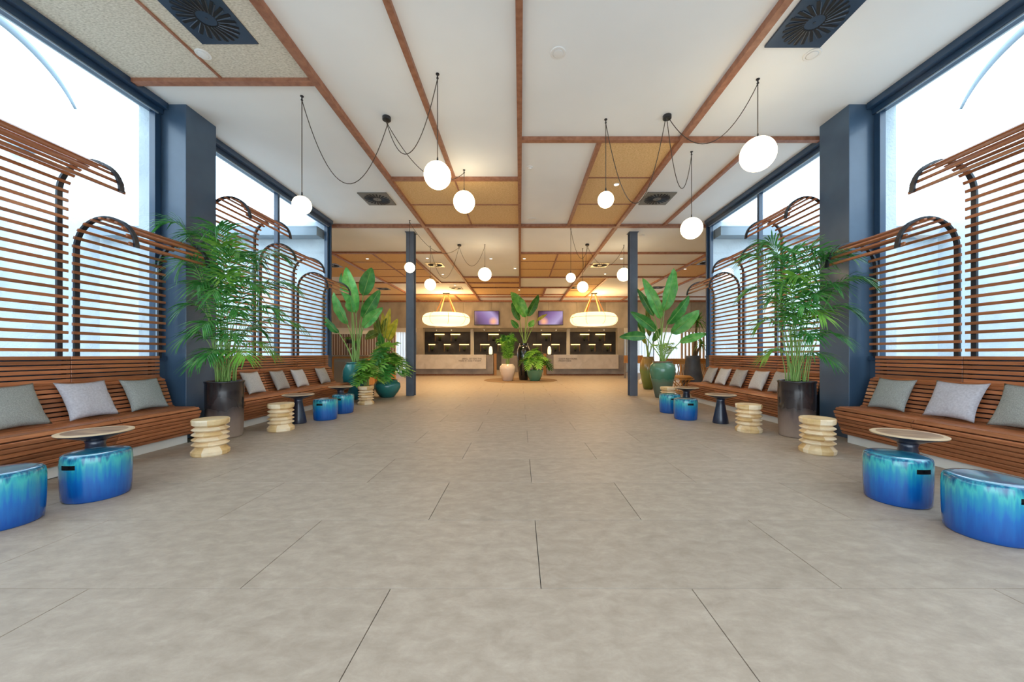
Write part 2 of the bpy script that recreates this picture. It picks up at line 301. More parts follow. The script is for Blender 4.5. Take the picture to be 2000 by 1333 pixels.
beam(3.75, 3.75, 15.5, 20.7, .09); beam(1.26, 1.26, 17.9, 20.7, .09); beam(-2.45, 2.47, 17.9, 17.9, .09)
beam(2.47, 11.95, 13.4, 13.4, .05, .03)
for yy in (16.9,): beam(-2.45, 0, yy, yy, .04, .03)
beam(-11.95, 2.47, 20.0, 20.0, .10); beam(-2.45, 11.95, 20.8, 20.8, .10); beam(-11.95, 11.95, 22.36, 22.36, .12, .10)
beam(-3.64, -3.64, 20, 22.3, .08); beam(2.47, 3.75, 17.2, 17.2, .04, .03); beam(2.47, 3.75, 18.9, 18.9, .04, .03)

# ---------------------------------------------------------------- side walls with windows
def window(idx, s, y0, y1, mull, label=None):
    w_ = sempty('window_%d' % idx, (MX[s](4.8), (y0+y1)/2, 1.1))
    ox, oy, oz = w_.location
    def part(n, a, b, c, d, e, f, m, bev=.003): return obj(n, B(MX[s](a)-ox, MX[s](b)-ox, c-oy, d-oy, e-oz, f-oz, bev), m, w_)
    part('header', 4.66, 4.86, y0, y1, CEIL-.085, CEIL, 'frame')
    part('head_rail', 4.73, 4.85, y0, y1, CEIL-.15, CEIL-.085, 'frame')
    part('drip_strip', 4.745, 4.76, y0+.05, y1-.05, CEIL-.165, CEIL-.15, 'framelight', 0)
    part('sill', 4.68, 4.87, y0, y1, 1.04, 1.10, 'frame')
    ys = [y0]+mull+[y1]
    for yy, hw in [(y0+.04, .04), (y1-.04, .04)]+[(q, .03) for q in mull]: part('mullion', 4.76, 4.84, yy-hw, yy+hw, 1.10, CEIL-.15, 'frame')
    for a, b in zip(ys, ys[1:]):
        bm = bmesh.new(); vs = [bm.verts.new((MX[s](4.80)-ox, p-oy, q-oz)) for p, q in ((a+.02, 1.09), (b-.02, 1.09), (b-.02, CEIL-.14), (a+.02, CEIL-.14))]; bm.faces.new(vs)
        obj('pane', bm, 'glass', w_)
    return w_
for s in (-1, 1):
    i = 1 if s < 0 else 3
    window(i, s, -1.2, 4.82, [.9]); window(i+1, s, 5.32, 9.06, [7.17])
    X = MX[s]
    struct(obj('wall_%s' % WORD[s], B(X(4.72), X(4.88), -1.2, 9.06, 0, 1.04), 'column'))
    struct(obj('column', B(X(4.44), X(4.86), 4.83, 5.31, 0, CEIL, .004), 'column'))
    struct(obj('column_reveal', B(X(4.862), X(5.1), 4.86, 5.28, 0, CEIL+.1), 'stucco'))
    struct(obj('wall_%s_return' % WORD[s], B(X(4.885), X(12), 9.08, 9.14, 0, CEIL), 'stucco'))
    struct(obj('wall_%s_end' % WORD[s], B(X(4.72), X(4.88), 9.06, 9.11, 0, CEIL), 'frame'))
    struct(obj('wall_%s_far' % WORD[s], B(X(12), X(12.2), 9.08, 22.6, 0, CEIL), 'plaster'))
    # courtyard outside
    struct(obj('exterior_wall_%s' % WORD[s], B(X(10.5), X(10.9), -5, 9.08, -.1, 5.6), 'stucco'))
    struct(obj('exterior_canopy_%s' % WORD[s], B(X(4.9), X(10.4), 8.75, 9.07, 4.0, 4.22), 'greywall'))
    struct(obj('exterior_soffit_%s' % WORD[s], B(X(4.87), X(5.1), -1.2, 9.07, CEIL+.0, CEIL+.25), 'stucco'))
    # free-standing white courtyard arch close outside the glass, its moulding seen high up
    bm = bmesh.new(); pts = [(X(7.6), 5.0+1.35*math.cos(a), 4.75+1.3*math.sin(a)) for a in [k*PI/2/16+.45 for k in range(17)]]
    tube(bm, pts, [.02+.08*k/16 for k in range(17)], 6); struct(obj('exterior_arch_moulding_%s' % WORD[s], bm, 'greywall', smooth=True))
    # a lower grey building block outside, behind the nearest slats
    struct(obj('exterior_window_surround_%s' % WORD[s], B(X(10.4), X(10.5), 2.0, 7.2, 2.4, 4.4), 'greywall'))
st = tag(obj('wall_light', B(-10.5, -10.2, 7.45, 7.72, 6.0-.62, 6.17-.62, .01), 'greywall'), 'small grey spotlight on the white outside wall beyond the left window', 'wall light')
obj('bracket', B(-10.5, -10.3, 7.55, 7.62, 5.30, 5.38), 'rib', st)
struct(obj('ground_outside', B(-40, 40, -40, 60, -.2, -.1), 'paving'))
fr_ = sempty('wall_front', (0, -1.3, 0))  # unseen wall added behind the camera to cut daylight on the near floor
for a, b, c, d in ((-12, -3.4, 0, CEIL), (3.4, 12, 0, CEIL), (-3.4, 3.4, 3.1, CEIL)): obj('wall_segment', B(a, b, -.1, .1, c, d), 'plaster', fr_)
# far wall: concrete panels above, glass and curtains below
fw = sempty('wall_back', (0, 22.5, 0))
k = 0
for i in range(-7, 7):
    x0 = i*1.76; x1 = x0+1.76
    obj('concrete_panel', B(max(x0, -12)+.006-(x0+x1)/2, min(x1, 12)-.006-(x0+x1)/2, 0, .1, 2.772, CEIL), 'concrete', fw, ((x0+x1)/2, 0, 0))
obj('wall_core', B(-12, 12, .1, .3, 2.77, CEIL), 'concrete', fw)
struct(obj('soffit', B(-7.2, 7.2, 22.55, 26.7, 2.77, 2.85), 'plinth'), 'reception recess ceiling')
for s in (-1, 1):
    struct(obj('wall_recess_%s' % WORD[s], B(s*7.05, s*7.2, 22.9, 26.7, 0, 2.77), 'darktile'))
    struct(obj('pier', B(s*6.02, s*6.42, 22.5, 22.9, 0, 2.77), 'concrete'))
    struct(obj('recess_divider', B(s*3.02, s*3.2, 23.4, 23.75, 0, 2.77), 'plinth'))
rb = sempty('wall_recess_back', (0, 26.6, 0))
for i in range(-6, 6):
    for j in range(2): obj('wall_tile', B(i*1.2+.005, i*1.2+1.195, 0, .1, j*1.39+.004, j*1.39+1.386), 'darktile', rb)
obj('backing', B(-7.2, 7.2, .1, .2, 0, 2.8), 'grout', rb)
# far windows with sheer curtains
for s, idx in ((-1, 5), (1, 6)):
    wn = sempty('window_%d' % idx, (s*9.2, 22.6, 0))
    obj('head_rail', B(-2.8, 2.8, -.08, .08, 2.5, 2.77), 'plinth', wn)
    for q in (-2.75, -.9, .95, 2.75): obj('mullion', B(q-.04, q+.04, 0, .08, .02, 2.5), 'framelight', wn)
    for a in (-2.7, -.86, .99):
        bm = bmesh.new(); bm.faces.new([bm.verts.new(p) for p in ((a, .04, .02), (a+1.8, .04, .02), (a+1.8, .04, 2.5), (a, .04, 2.5))]); obj('pane', bm, 'glass', wn)
    for ci, (a, b, why) in enumerate(((-2.75, -1.0, 'beside the plants'), (-.6, .9, 'in the middle of its window'), (1.2, 2.75, 'at the edge of its window'))):
        bm = bmesh.new(); n = 60; lo = []; hi = []
        for q in range(n+1):
            t = q/n; yy = -.14+.045*math.sin(t*60+s)+.015*math.sin(t*23)
            lo.append(bm.verts.new((s*(9.2)+a+(b-a)*t, 22.6+yy, .02))); hi.append(bm.verts.new((s*9.2+a+(b-a)*t, 22.6+yy*.8, 2.5)))
        for q in range(n): bm.faces.new((lo[q], lo[q+1], hi[q+1], hi[q]))
        tag(obj('curtain', bm, 'curtain', smooth=True), 'white sheer curtain %s, far %s window of the lobby' % (why, WORD[s]), 'curtain', 'sheer curtains at the far windows')

# ---------------------------------------------------------------- steel posts
for s, x in ((-1, -2.985), (1, 3.075)):
    bm = bmesh.new(); box(bm, -.105, .105, -.10, -.085, 0, CEIL, 0); box(bm, -.105, .105, .085, .10, 0, CEIL, 0); box(bm, -.012, .012, -.085, .085, 0, CEIL, 0)
    box(bm, -.13, .13, -.12, .12, CEIL-.015, CEIL, 0)
    struct(obj('steel_column', bm, 'steel', loc=(x, 9.94, 0)))

# ---------------------------------------------------------------- slatted screens
R, DC, TIP = .315, 4.335, 4.02
_slat = {}
def slat_me(length, w_, t_):
    k = (round(length, 3), w_, t_)
    if k not in _slat: _slat[k] = bm_mesh(B(-t_/2, t_/2, -length/2, length/2, -w_/2, w_/2, .0025), 'slat', 'slat')
    return _slat[k]
def screen(s, y0, y1, ztip, label):
    X = MX[s]; ym = (y0+y1)/2; t = thing('slatted_screen', label, 'screen', (X(4.65), ym, 1.075), 'curved slatted timber screens along the windows')
    ox, oy, oz = t.location
    for yy in (y0+.055, y1-.055):
        bm = bmesh.new(); path = [(4.65, 1.075), (4.65, ztip)]+[(DC+R*math.cos(a), ztip+R*math.sin(a)) for a in [PI*k/20 for k in range(1, 21)]]
        vs = []
        for q, (d, z) in enumerate(path):
            a = 0 if q < 2 else PI*(q-1)/20
            nx, nz = math.cos(a), math.sin(a)
            vs.append([bm.verts.new((X(d+nx*e)-ox, yy+g-oy, z+nz*e-oz)) for e, g in ((-.011, -.022), (.011, -.022), (.011, .022), (-.011, .022))])
        for a, b in zip(vs, vs[1:]):
            for q in range(4): bm.faces.new((a[q], a[(q+1) % 4], b[(q+1) % 4], b[q]))
        bm.faces.new(vs[0]); bm.faces.new(vs[-1]); bmesh.ops.recalc_face_normals(bm, faces=bm.faces)
        obj('rib', bm, 'rib', t)
        obj('support_bar', B(X(4.70)-ox, X(4.73)-ox, yy+.03-oy, yy+.065-oy, 1.1-oz, ztip-oz), 'framelight', t)
    me = slat_me(y1-y0, .031, .018); ri = R-.0225; z = 1.165
    while z < ztip-.01: put('slat', me, t, (X(DC+ri)-ox, 0, z-oz)); z += .09
    a = max(0, (z-ztip))/ri
    while a < PI+.02:
        put('slat', me, t, (X(DC+ri*math.cos(a))-ox, 0, ztip+ri*math.sin(a)-oz), (0, a if s < 0 else -a, 0)); a += .09/ri*.98
    return t
for s in (-1, 1):
    w_ = WORD[s]
    screen(s, 2.70, 3.72, 2.76, '%s wall, tall slatted wooden screen curling over, nearest the camera' % w_)
    screen(s, 3.755, 4.74, 2.24, '%s wall, lowest slatted wooden screen, right before the slate blue column' % w_)
    screen(s, 5.36, 6.42, 3.15, '%s wall, tallest slatted wooden screen, just behind the slate blue column' % w_)
    screen(s, 6.455, 7.52, 2.79, '%s wall, medium slatted screen, second one past the column' % w_)
    screen(s, 7.555, 8.66, 2.52, '%s wall, farthest slatted screen, by the end of the bench' % w_)

# ---------------------------------------------------------------- benches
PROF = [(4.628, 1.105), (4.628, .83), (4.56, .80), (4.46, .475), (4.42, .445), (4.17, .445), (4.12, .43), (4.095, .39), (4.115, .33), (4.21, .10)]
def bench(s, cuts, label):
    X = MX[s]; t = thing('slatted_bench', label, 'bench', (X(4.35), (cuts[0]+cuts[-1])/2, 0), 'long slatted wooden benches')
    ox, oy, oz = t.location
    seg = []; tot = 0
    for a, b in zip(PROF, PROF[1:]):
        l = math.hypot(b[0]-a[0], b[1]-a[1]); seg.append((tot, l, a, b)); tot += l
    q = .02
    while q < tot-.01:
        for st_, l, a, b in seg:
            if st_ <= q <= st_+l: break
        f = (q-st_)/l; d = a[0]+(b[0]-a[0])*f; z = a[1]+(b[1]-a[1])*f; ang = math.atan2(b[0]-a[0], -(b[1]-a[1]))
        for c0, c1 in zip(cuts, cuts[1:]):
            put('slat', slat_me(c1-c0-.006, .0345, .024), t, (X(d)-ox, (c0+c1)/2-oy, z), (0, -ang if s > 0 else ang, 0))
        q += .0465
    obj('plinth', B(X(4.24)-ox, X(4.70)-ox, cuts[0]-oy+.03, cuts[-1]-oy-.03, .001, .12), 'plinth', t)
    for yy in [cuts[0]+.05, cuts[-1]-.06]+[c for c in cuts[1:-1]]:
        bm = bmesh.new(); pr = [(4.642, 1.08), (4.642, .825), (4.577, .79), (4.478, .466), (4.43, .432), (4.17, .432), (4.135, .418), (4.112, .385), (4.132, .33), (4.227, .122), (4.69, .122), (4.69, 1.08)]
        for e in (-.02, .02): pass
        lo = [bm.verts.new((X(d+.0)-ox, yy-.02-oy, z)) for d, z in pr]; hi = [bm.verts.new((X(d)-ox, yy+.02-oy, z)) for d, z in pr]
        bm.faces.new(lo); bm.faces.new(hi[::-1])
        for q in range(len(pr)): bm.faces.new((lo[q], lo[(q+1) % len(pr)], hi[(q+1) % len(pr)], hi[q]))
        bmesh.ops.recalc_face_normals(bm, faces=bm.faces); obj('bench_frame', bm, 'rib', t)
for s in (-1, 1):
    bench(s, [.6, 2.20, 3.735, 4.66], '%s wall, near slatted wooden bench with three cushions, before the slate blue column' % WORD[s])
    bench(s, [5.40, 6.44, 7.54, 8.75], '%s wall, far slatted wooden bench, past the slate blue column' % WORD[s])

# ---------------------------------------------------------------- cushions
def cushion(s, y, m, label, size=.42, h=.39, rz=0, tilt=.42, d=4.36, seed=0):
    bm = bmesh.new(); n = 18; top = {}; rnd = random.Random(seed)
    ph = rnd.random()*9
    for side in (1, -1):
        for i in range(n+1):
            for j in range(n+1):
                if side == -1 and (i in (0, n) or j in (0, n)): top[(side, i, j)] = top[(1, i, j)]; continue
                a, b = 2*i/n-1, 2*j/n-1
                px = size/2*a*(1-.11*(1-b*b)); pz = h/2*b*(1-.11*(1-a*a))
                th = .062*(max(0, (1-a*a)*(1-b*b)))**.42
                wr = .006*noise.noise(Vector((px*9+ph, pz*9, side)))+.004*noise.noise(Vector((px*24, pz*24+ph, side)))
                if side == 1 and (i in (0, n) or j in (0, n)): wr = 0
                th = max(th+wr, .001) if th > .004 else th
                top[(side, i, j)] = bm.verts.new((px, side*th, pz+h/2))
        for i in range(n):
            for j in range(n):
                f = [top[(side, i, j)], top[(side, i+1, j)], top[(side, i+1, j+1)], top[(side, i, j+1)]]
                bm.faces.new(f if side == -1 else f[::-1])
    bmesh.ops.recalc_face_normals(bm, faces=bm.faces)
    o = obj('cushion', bm, m, smooth=True)
    # local -y faces the room
    base = Matrix.Rotation((PI/2 if s < 0 else -PI/2)+rz, 4, 'Z') @ Matrix.Rotation(-tilt, 4, 'X')
    o.matrix_world = Matrix.Translation((MX[s](d), y, .472)) @ base
    return tag(o, label, 'cushion', 'scatter cushions on the benches')
cs = [(-1, 3.17, 'cushion_grey', 'olive grey woven cushion at the left edge, nearest on the left bench', .46, .42, .05),
      (-1, 3.74, 'cushion_lilac', 'pale lilac grey cushion between two grey ones on the near left bench', .44, .41, .0),
      (-1, 4.30, 'cushion_grey', 'grey green cushion beside the slate blue column on the near left bench', .42, .40, -.05),
      (-1, 6.05, 'cushion_pale', 'pale cushion behind the left palm pot, first on the far left bench', .40, .40, 0),
      (-1, 6.72, 'cushion_beige', 'greyish beige cushion, second on the far left bench', .40, .39, .05),
      (-1, 7.33, 'cushion_pale', 'pale cushion, third on the far left bench', .40, .39, 0),
      (-1, 8.18, 'cushion_beige', 'greyish cushion, last on the far left bench', .40, .39, 0),
      (1, 3.12, 'cushion_grey', 'olive grey woven cushion at the right edge, nearest on the right bench', .46, .42, 0),
      (1, 3.66, 'cushion_lilac', 'pale lilac grey cushion between two grey ones on the near right bench', .44, .41, .03),
      (1, 4.28, 'cushion_grey', 'grey green cushion beside the slate blue column on the near right bench', .42, .40, .05),
      (1, 6.12, 'cushion_beige', 'beige cushion half hidden behind the right palm pot', .40, .40, 0),
      (1, 6.66, 'cushion_pale', 'off white cushion, second on the far right bench counted from the palm', .40, .39, 0),
      (1, 7.27, 'cushion_beige', 'beige cushion, middle of the five on the far right bench', .40, .39, 0),
      (1, 7.84, 'cushion_pale', 'off white cushion, second from the far end of the right bench', .40, .39, 0),
      (1, 8.36, 'cushion_beige', 'beige grey cushion at the far end of the right bench', .40, .39, 0)]
for q, (s, y, m, lb, sz, h, rz) in enumerate(cs): cushion(s, y, m, lb, sz, h, rz, seed=q)

# ---------------------------------------------------------------- low furniture
def dup(root, loc, label):
    r = root.copy(); COL.objects.link(r); r.location = loc; r['label'] = label
    for ch in list(root.children):
        c = ch.copy(); COL.objects.link(c); c.parent = r
        for g in ch.children: d = g.copy(); COL.objects.link(d); d.parent = c
    return r
def blue_stool(loc, label):
    t = thing('ceramic_stool', label, 'stool', loc, 'blue glazed ceramic stools')
    H, r = .36, .19; seg = 72; zs = [0, .012, .05, .10, .16, .21, .245, .258, .292, .305, .33, .345, .353]
    rr = [r-.010, r-.004, r-.001, r+.002, r+.004, r+.005, r+.005, r+.005, r+.005, r+.004, r+.002, r-.002, r-.011]
    bm = bmesh.new(); rings = [[bm.verts.new((q*math.cos(2*PI*k/seg), q*math.sin(2*PI*k/seg), z)) for k in range(seg)] for q, z in zip(rr, zs)]
    def hole(i, k):
        if i not in (7,): return False
        a = (k+.5)*360/seg
        return abs(a-270) < 15 or abs(a-90) < 15
    for i in range(len(zs)-1):
        for k in range(seg):
            if not hole(i, k): bm.faces.new((rings[i][k], rings[i][(k+1) % seg], rings[i+1][(k+1) % seg], rings[i+1][k]))
    bm.faces.new(rings[0][::-1])
    obj('body', bm, 'blueglaze', t, smooth=True)
    obj('seat', lathe([(r-.011, .353), (r-.020, .358), (r-.05, .36), (.06, .362), (0, .362)], 72), 'bluetop', t, smooth=True)
    for sg in (-1, 1):
        bm = bmesh.new(); a0 = PI*1.5 if sg < 0 else PI/2; pts = []
        for k in range(7):
            a = a0+math.radians(-15+5*k); pts.append((a,))
        for z in (.262, .288): pass
        def vv(a, q, z): return bm.verts.new((q*math.cos(a), q*math.sin(a), z))
        o1 = [vv(p[0], r+.0035, .258) for p in pts]; o2 = [vv(p[0], r+.0035, .292) for p in pts]; i1 = [vv(p[0], r-.03, .258) for p in pts]; i2 = [vv(p[0], r-.03, .292) for p in pts]
        for k in range(6):
            bm.faces.new((o1[k], o1[k+1], i1[k+1], i1[k])); bm.faces.new((o2[k], o2[k+1], i2[k+1], i2[k])); bm.faces.new((i1[k], i1[k+1], i2[k+1], i2[k]))
        bm.faces.new((o1[0], i1[0], i2[0], o2[0])); bm.faces.new((o1[6], i1[6], i2[6], o2[6]))
        obj('handle_slot', bm, 'ventdark', t)
    return t
bs = blue_stool((-3.36, 2.89, 0), 'blue glazed ceramic stool in front of the near left table')
for loc, lb in (((-3.44, 2.40, 0), 'blue glazed ceramic stool cut by the left picture edge'),
                ((-3.38, 6.31, 0), 'blue ceramic stool in the far left pair, the nearer of the two'),
                ((-3.42, 7.02, 0), 'blue ceramic stool in the far left pair, the one behind'),
                ((2.90, 2.80, 0), 'blue glazed ceramic stool in front of the near right table'),
                ((2.92, 2.27, 0), 'blue glazed ceramic stool cut by the right picture edge'),
                ((2.88, 6.33, 0), 'blue ceramic stool with black slot, nearer of the far right pair'),
                ((2.90, 7.05, 0), 'blue ceramic stool partly hidden, behind the other in the far right pair')):
    dup(bs, loc, lb)
def wood_stool(loc, label):
    t = thing('wooden_stool', label, 'stool', loc, 'zigzag carved wooden stools')
    sg = 18; rn = random.Random(5)
    def blocks(bm):      # glued wood blocks: groups of facets in slightly different wood
        bm.faces.ensure_lookup_table()
        for f in bm.faces:
            c = f.calc_center_median(); f.material_index = int(abs(math.sin(round(math.atan2(c.y, c.x)/(2*PI/sg)*.45)*7.3+rn_s))*2.99) if math.hypot(c.x, c.y) > .12 else 0
        return bm
    ms_ = ['stoolwood', 'stoolwood_b', 'stoolwood_c']
    rn_s = .4; obj('top_disc', blocks(lathe([(0, .3155), (.128, .3155), (.168, .342), (.173, .386), (.166, .399), (0, .40)], sg)), ms_, t)
    for q, zc in enumerate((.288, .233, .178, .123)):
        rn_s = q*1.7; obj('ring', blocks(lathe([(0, zc-.0272), (.132, zc-.0272), (.170, zc-.003), (.170, zc+.003), (.132, zc+.0272), (0, zc+.0272)], sg, r0=q*.37)), ms_, t)
    rn_s = 9; obj('base_ring', blocks(lathe([(0, 0), (.166, 0), (.174, .012), (.176, .046), (.132, .0955), (0, .0955)], sg, r0=.2)), ms_, t)
    return t
ws = wood_stool((-3.49, 4.10, 0), 'pale zigzag wooden stool beside the end of the near left bench')
for loc, lb in (((-3.54, 5.38, 0), 'pale zigzag wooden stool by the left palm, before the dark pedestal table'),
                ((-3.48, 8.2, 0), 'pale zigzag wooden stool before the leafy teal pots on the left'),
                ((3.40, 4.16, 0), 'pale zigzag wooden stool beside the end of the near right bench'),
                ((3.33, 5.30, 0), 'pale zigzag wooden stool right of the far pedestal table on the right'),
                ((3.30, 8.1, 0), 'pale zigzag wooden stool mostly hidden behind the far right blue stools')):
    dup(ws, loc, lb)
def table(loc, label):
    t = thing('pedestal_table', label, 'table', loc, 'low round pedestal tables')
    obj('tabletop', lathe([(0, .462), (.19, .462), (.205, .463), (.195, .47), (0, .4715)], 56), 'tabletop', t, smooth=False)
    obj('rim', lathe([(.195, .4705), (.222, .4705), (.232, .467), (.232, .460), (.19, .460), (.19, .4695), (.195, .4705)], 56), 'tablerim', t, smooth=False)
    obj('underside', lathe([(.231, .460), (.225, .452), (.12, .418), (.070, .395), (0, .395)], 56), 'tableblue', t, smooth=True)
    obj('pedestal', lathe([(0, 0), (.118, 0), (.120, .012), (.105, .10), (.075, .25), (.058, .36), (.068, .40), (0, .40)], 48), 'tableblue', t, smooth=True)
    return t
tb = table((-3.62, 3.10, 0), 'low round pedestal table before the lilac cushion on the near left bench')
for loc, lb in (((-3.63, 5.95, 0), 'dark pedestal table on the left between zigzag stool and blue stools'),
                ((-3.68, 7.45, 0), 'farthest pedestal table on the left, behind the blue stools'),
                ((3.20, 3.00, 0), 'low round pedestal table before the near right bench'),
                ((3.28, 5.95, 0), 'dark pedestal table on the right between zigzag stool and blue stools'),
                ((3.30, 7.22, 0), 'farthest pedestal table on the right, above the blue stools')):
    dup(tb, loc, lb)

# ---------------------------------------------------------------- plants
def frond(name, base, tip, lift, parent, m='palm', n=22, ll=.36, start=.42, lw=.016, droop=.5, stem_r=.006, bow=.5):
    o = parent.location
    B_ = Vector(base)-o; T = Vector(tip)-o
    C = Vector((B_.x*(1-bow)+T.x*bow, B_.y*(1-bow)+T.y*bow, max(T.z, B_.z+.2)+lift))
    # straighter lower stem
    pts = bez(B_, C, T, 30); bm = bmesh.new()
    tube(bm, pts[::2], [stem_r*(1-.75*k/15) for k in range(16)], 5)
    nf0 = len(bm.faces)
    for f in bm.faces: f.material_index = 1
    for k in range(n):
        t = start+(1-start)*(k+.5)/n; x = t*30; i = min(int(x), 29); p = pts[i].lerp(pts[i+1], x-i)
        tg = (pts[i+1]-pts[i]).normalized(); up = Vector((0, 0, 1)); sd = tg.cross(up)
        if sd.length < .2: sd = Vector((random.uniform(-1, 1), random.uniform(-1, 1), 0))
        sd.normalize(); nn = sd.cross(tg).normalized()
        u = (t-start)/(1-start); lf = ll*(.45+.55*math.sin(PI*min(1, .15+u*.9)))*random.uniform(.88, 1.08)
        for sg in (-1, 1):
            d = (sd*sg*(1-.45*u)+tg*(.55+.5*u)+nn*random.uniform(.05, .3)).normalized()
            q0 = p; dr = droop*random.uniform(.7, 1.3)
            ps = [q0+d*lf*a-Vector((0, 0, 1))*dr*lf*a*a for a in (0, .3, .65, 1)]
            wv = (d.cross(nn)).normalized(); ws_ = [lw*.35, lw, lw*.8, .0008]
            L_ = [bm.verts.new(q+wv*w2) for q, w2 in zip(ps, ws_)]; R_ = [bm.verts.new(q-wv*w2) for q, w2 in zip(ps, ws_)]
            C_ = [bm.verts.new(q+nn*w2*.35) for q, w2 in zip(ps, ws_)]
            for a in range(3): bm.faces.new((L_[a], L_[a+1], C_[a+1], C_[a])); bm.faces.new((C_[a], C_[a+1], R_[a+1], R_[a]))
    return obj(name, bm, [m, 'stalk'], parent, smooth=False)
def pot(parent, prof, m, soilz=None, soilr=None, seg=48, name='pot'):
    o = obj(name, lathe(prof, seg), m, parent, smooth=True)
    if soilr: obj('soil', lathe([(0, soilz), (soilr, soilz-.005), (soilr, soilz-.03), (0, soilz-.03)], 24), 'soil', parent)
    return o
PALMPOT = [(0, 0), (.195, 0), (.205, .02), (.21, .2), (.214, .45), (.217, .62), (.214, .72), (.222, .745), (.224, .76), (.205, .765), (.20, .74), (.195, .68), (0, .68)]
def palm(loc, label, tips):
    t = thing('potted_palm', label, 'palm', loc, 'big potted palms beside the columns')
    pot(t, PALMPOT, 'palmpot', .71, .19)
    for k, (u, v, y, lift, m) in enumerate(tips):
        b = Vector(loc)+Vector((random.uniform(-.09, .09), random.uniform(-.09, .09), .70))
        T = P(u, v, y); ln = (T-b).length
        frond('frond', b, T, lift, t, m, n=int(11+5*ln), ll=min(.50, .22+.16*ln), droop=.55, start=.40 if ln > 1 else .45, lw=.0115, bow=.34)
    for k in range(16):   # bare young stems in the pot
        a = k*2.4; b = Vector((.12*math.cos(a)*((k % 3)+1)/3, .12*math.sin(a)*((k % 3)+1)/3, .70))
        h = random.uniform(.45, 1.15); bm = bmesh.new()
        tube(bm, bez(b, b+Vector((.02*math.cos(a), .02*math.sin(a), h*.6)), b+Vector((.16*math.cos(a), .16*math.sin(a), h)), 6), [.008-.0008*q for q in range(7)], 6)
        obj('stem', bm, 'stalk', t, smooth=True)
    return t
Lp, Ll = 'palm', 'palmlight'
palm((-4.04, 4.97, 0), 'tall palm with arching fronds in brown glazed pot, left of the lobby',
     [(322, 436, 4.62, .28, Lp), (372, 462, 4.7, .32, Lp), (352, 520, 4.5, .45, Lp), (420, 445, 4.65, .25, Lp), (448, 470, 5.0, .2, Ll), (500, 505, 5.4, .35, Lp),
      (348, 612, 4.62, .50, Lp), (352, 668, 4.55, .42, Lp), (372, 716, 4.6, .42, Lp), (578, 565, 5.3, .42, Lp), (560, 505, 5.5, .3, Lp), (590, 640, 5.3, .45, Lp),
      (535, 690, 5.1, .45, Ll), (465, 610, 4.6, .35, Lp), (415, 575, 4.5, .45, Lp), (505, 560, 4.8, .35, Lp), (440, 540, 4.8, .25, Ll), (395, 640, 4.4, .35, Lp), (480, 700, 4.6, .35, Ll), (545, 610, 4.9, .4, Lp), (432, 478, 4.75, .1, Ll), (385, 560, 4.55, .4, Lp), (468, 495, 4.7, .2, Lp), (450, 660, 4.4, .35, Lp), (405, 700, 4.45, .35, Lp), (520, 655, 5.2, .4, Lp)])
palm((3.80, 5.0, 0), 'tall palm with upright fronds in brown glazed pot, right of the lobby',
     [(1455, 505, 5.3, .32, Lp), (1492, 478, 5.1, .28, Lp), (1545, 492, 5.1, .22, Lp), (1585, 488, 4.9, .22, Lp), (1612, 505, 4.7, .25, Lp), (1655, 500, 4.55, .28, Lp), (1692, 548, 4.5, .32, Lp),
      (1672, 612, 4.5, .42, Lp), (1655, 668, 4.5, .4, Lp), (1632, 712, 4.55, .4, Lp), (1455, 575, 5.3, .4, Lp), (1478, 640, 5.3, .4, Ll), (1490, 700, 5.1, .38, Ll), (1525, 560, 4.9, .3, Lp),
      (1560, 540, 4.7, .2, Ll), (1600, 580, 4.6, .35, Lp), (1635, 560, 4.6, .32, Lp), (1545, 620, 4.7, .3, Lp), (1590, 660, 4.5, .35, Lp), (1520, 505, 5.2, .2, Lp), (1572, 600, 4.5, .3, Lp), (1610, 620, 4.5, .35, Ll), (1500, 590, 5.0, .3, Lp)])

def paddle(parent, a, b, root, w_, m='paddle', y=9, fold=.35, yaw=0, bend=.05):
    """one big paddle leaf from point a (base) to b (tip) with its stalk down to the pot"""
    o = parent.location; A = Vector(a)-o; T = Vector(b)-o; Rt = Vector(root)-o
    ax = (T-A); ln = ax.length; ax.normalize(); view = Vector((0, -1, .15)); view = Matrix.Rotation(yaw, 3, 'Z') @ view
    sd = ax.cross(view).normalized(); nn = sd.cross(ax).normalized()
    bm = bmesh.new(); n = 16; rows = []
    for i in range(n+1):
        t = i/n; c = A+ax*ln*t+nn*(-bend*ln*4*t*(1-t))*-1+Vector((0, 0, -1))*bend*ln*t*t
        hw = w_*.60*(math.sin(PI*min(1, t*.94+.04))**.6)*(1-.42*t*t) if 0 < t < 1 else .002
        r_ = []
        for e in (-1, -.55, -.06, .06, .55, 1):
            wav = .05*w_*math.sin(t*19+e*3+a[0]*7)*abs(e)
            r_.append(bm.verts.new(c+sd*hw*e*math.cos(fold*abs(e))+nn*(hw*abs(e)*math.sin(fold)+wav)))
        rows.append(r_)
    for p, q in zip(rows, rows[1:]):
        for k in range(5): bm.faces.new((p[k], p[k+1], q[k+1], q[k]))
    lf = obj('leaf', bm, m, parent, smooth=True)
    bm = bmesh.new(); tube(bm, [A+ax*ln*t+nn*(bend*ln*4*t*(1-t)+.004)+Vector((0, 0, -1))*bend*ln*t*t for t in (0, .25, .5, .75, .95)], [.012, .010, .007, .005, .002], 5); obj('midrib', bm, 'stalk', lf, smooth=True)
    bm = bmesh.new(); ctl = Vector((Rt.x*.6+A.x*.4, Rt.y, Rt.z+(A.z-Rt.z)*.55)); tube(bm, bez(Rt, ctl, A+ax*.02, 9), [.022-.0012*k for k in range(10)], 6); obj('stalk', bm, 'stalk', lf, smooth=True)
    return lf
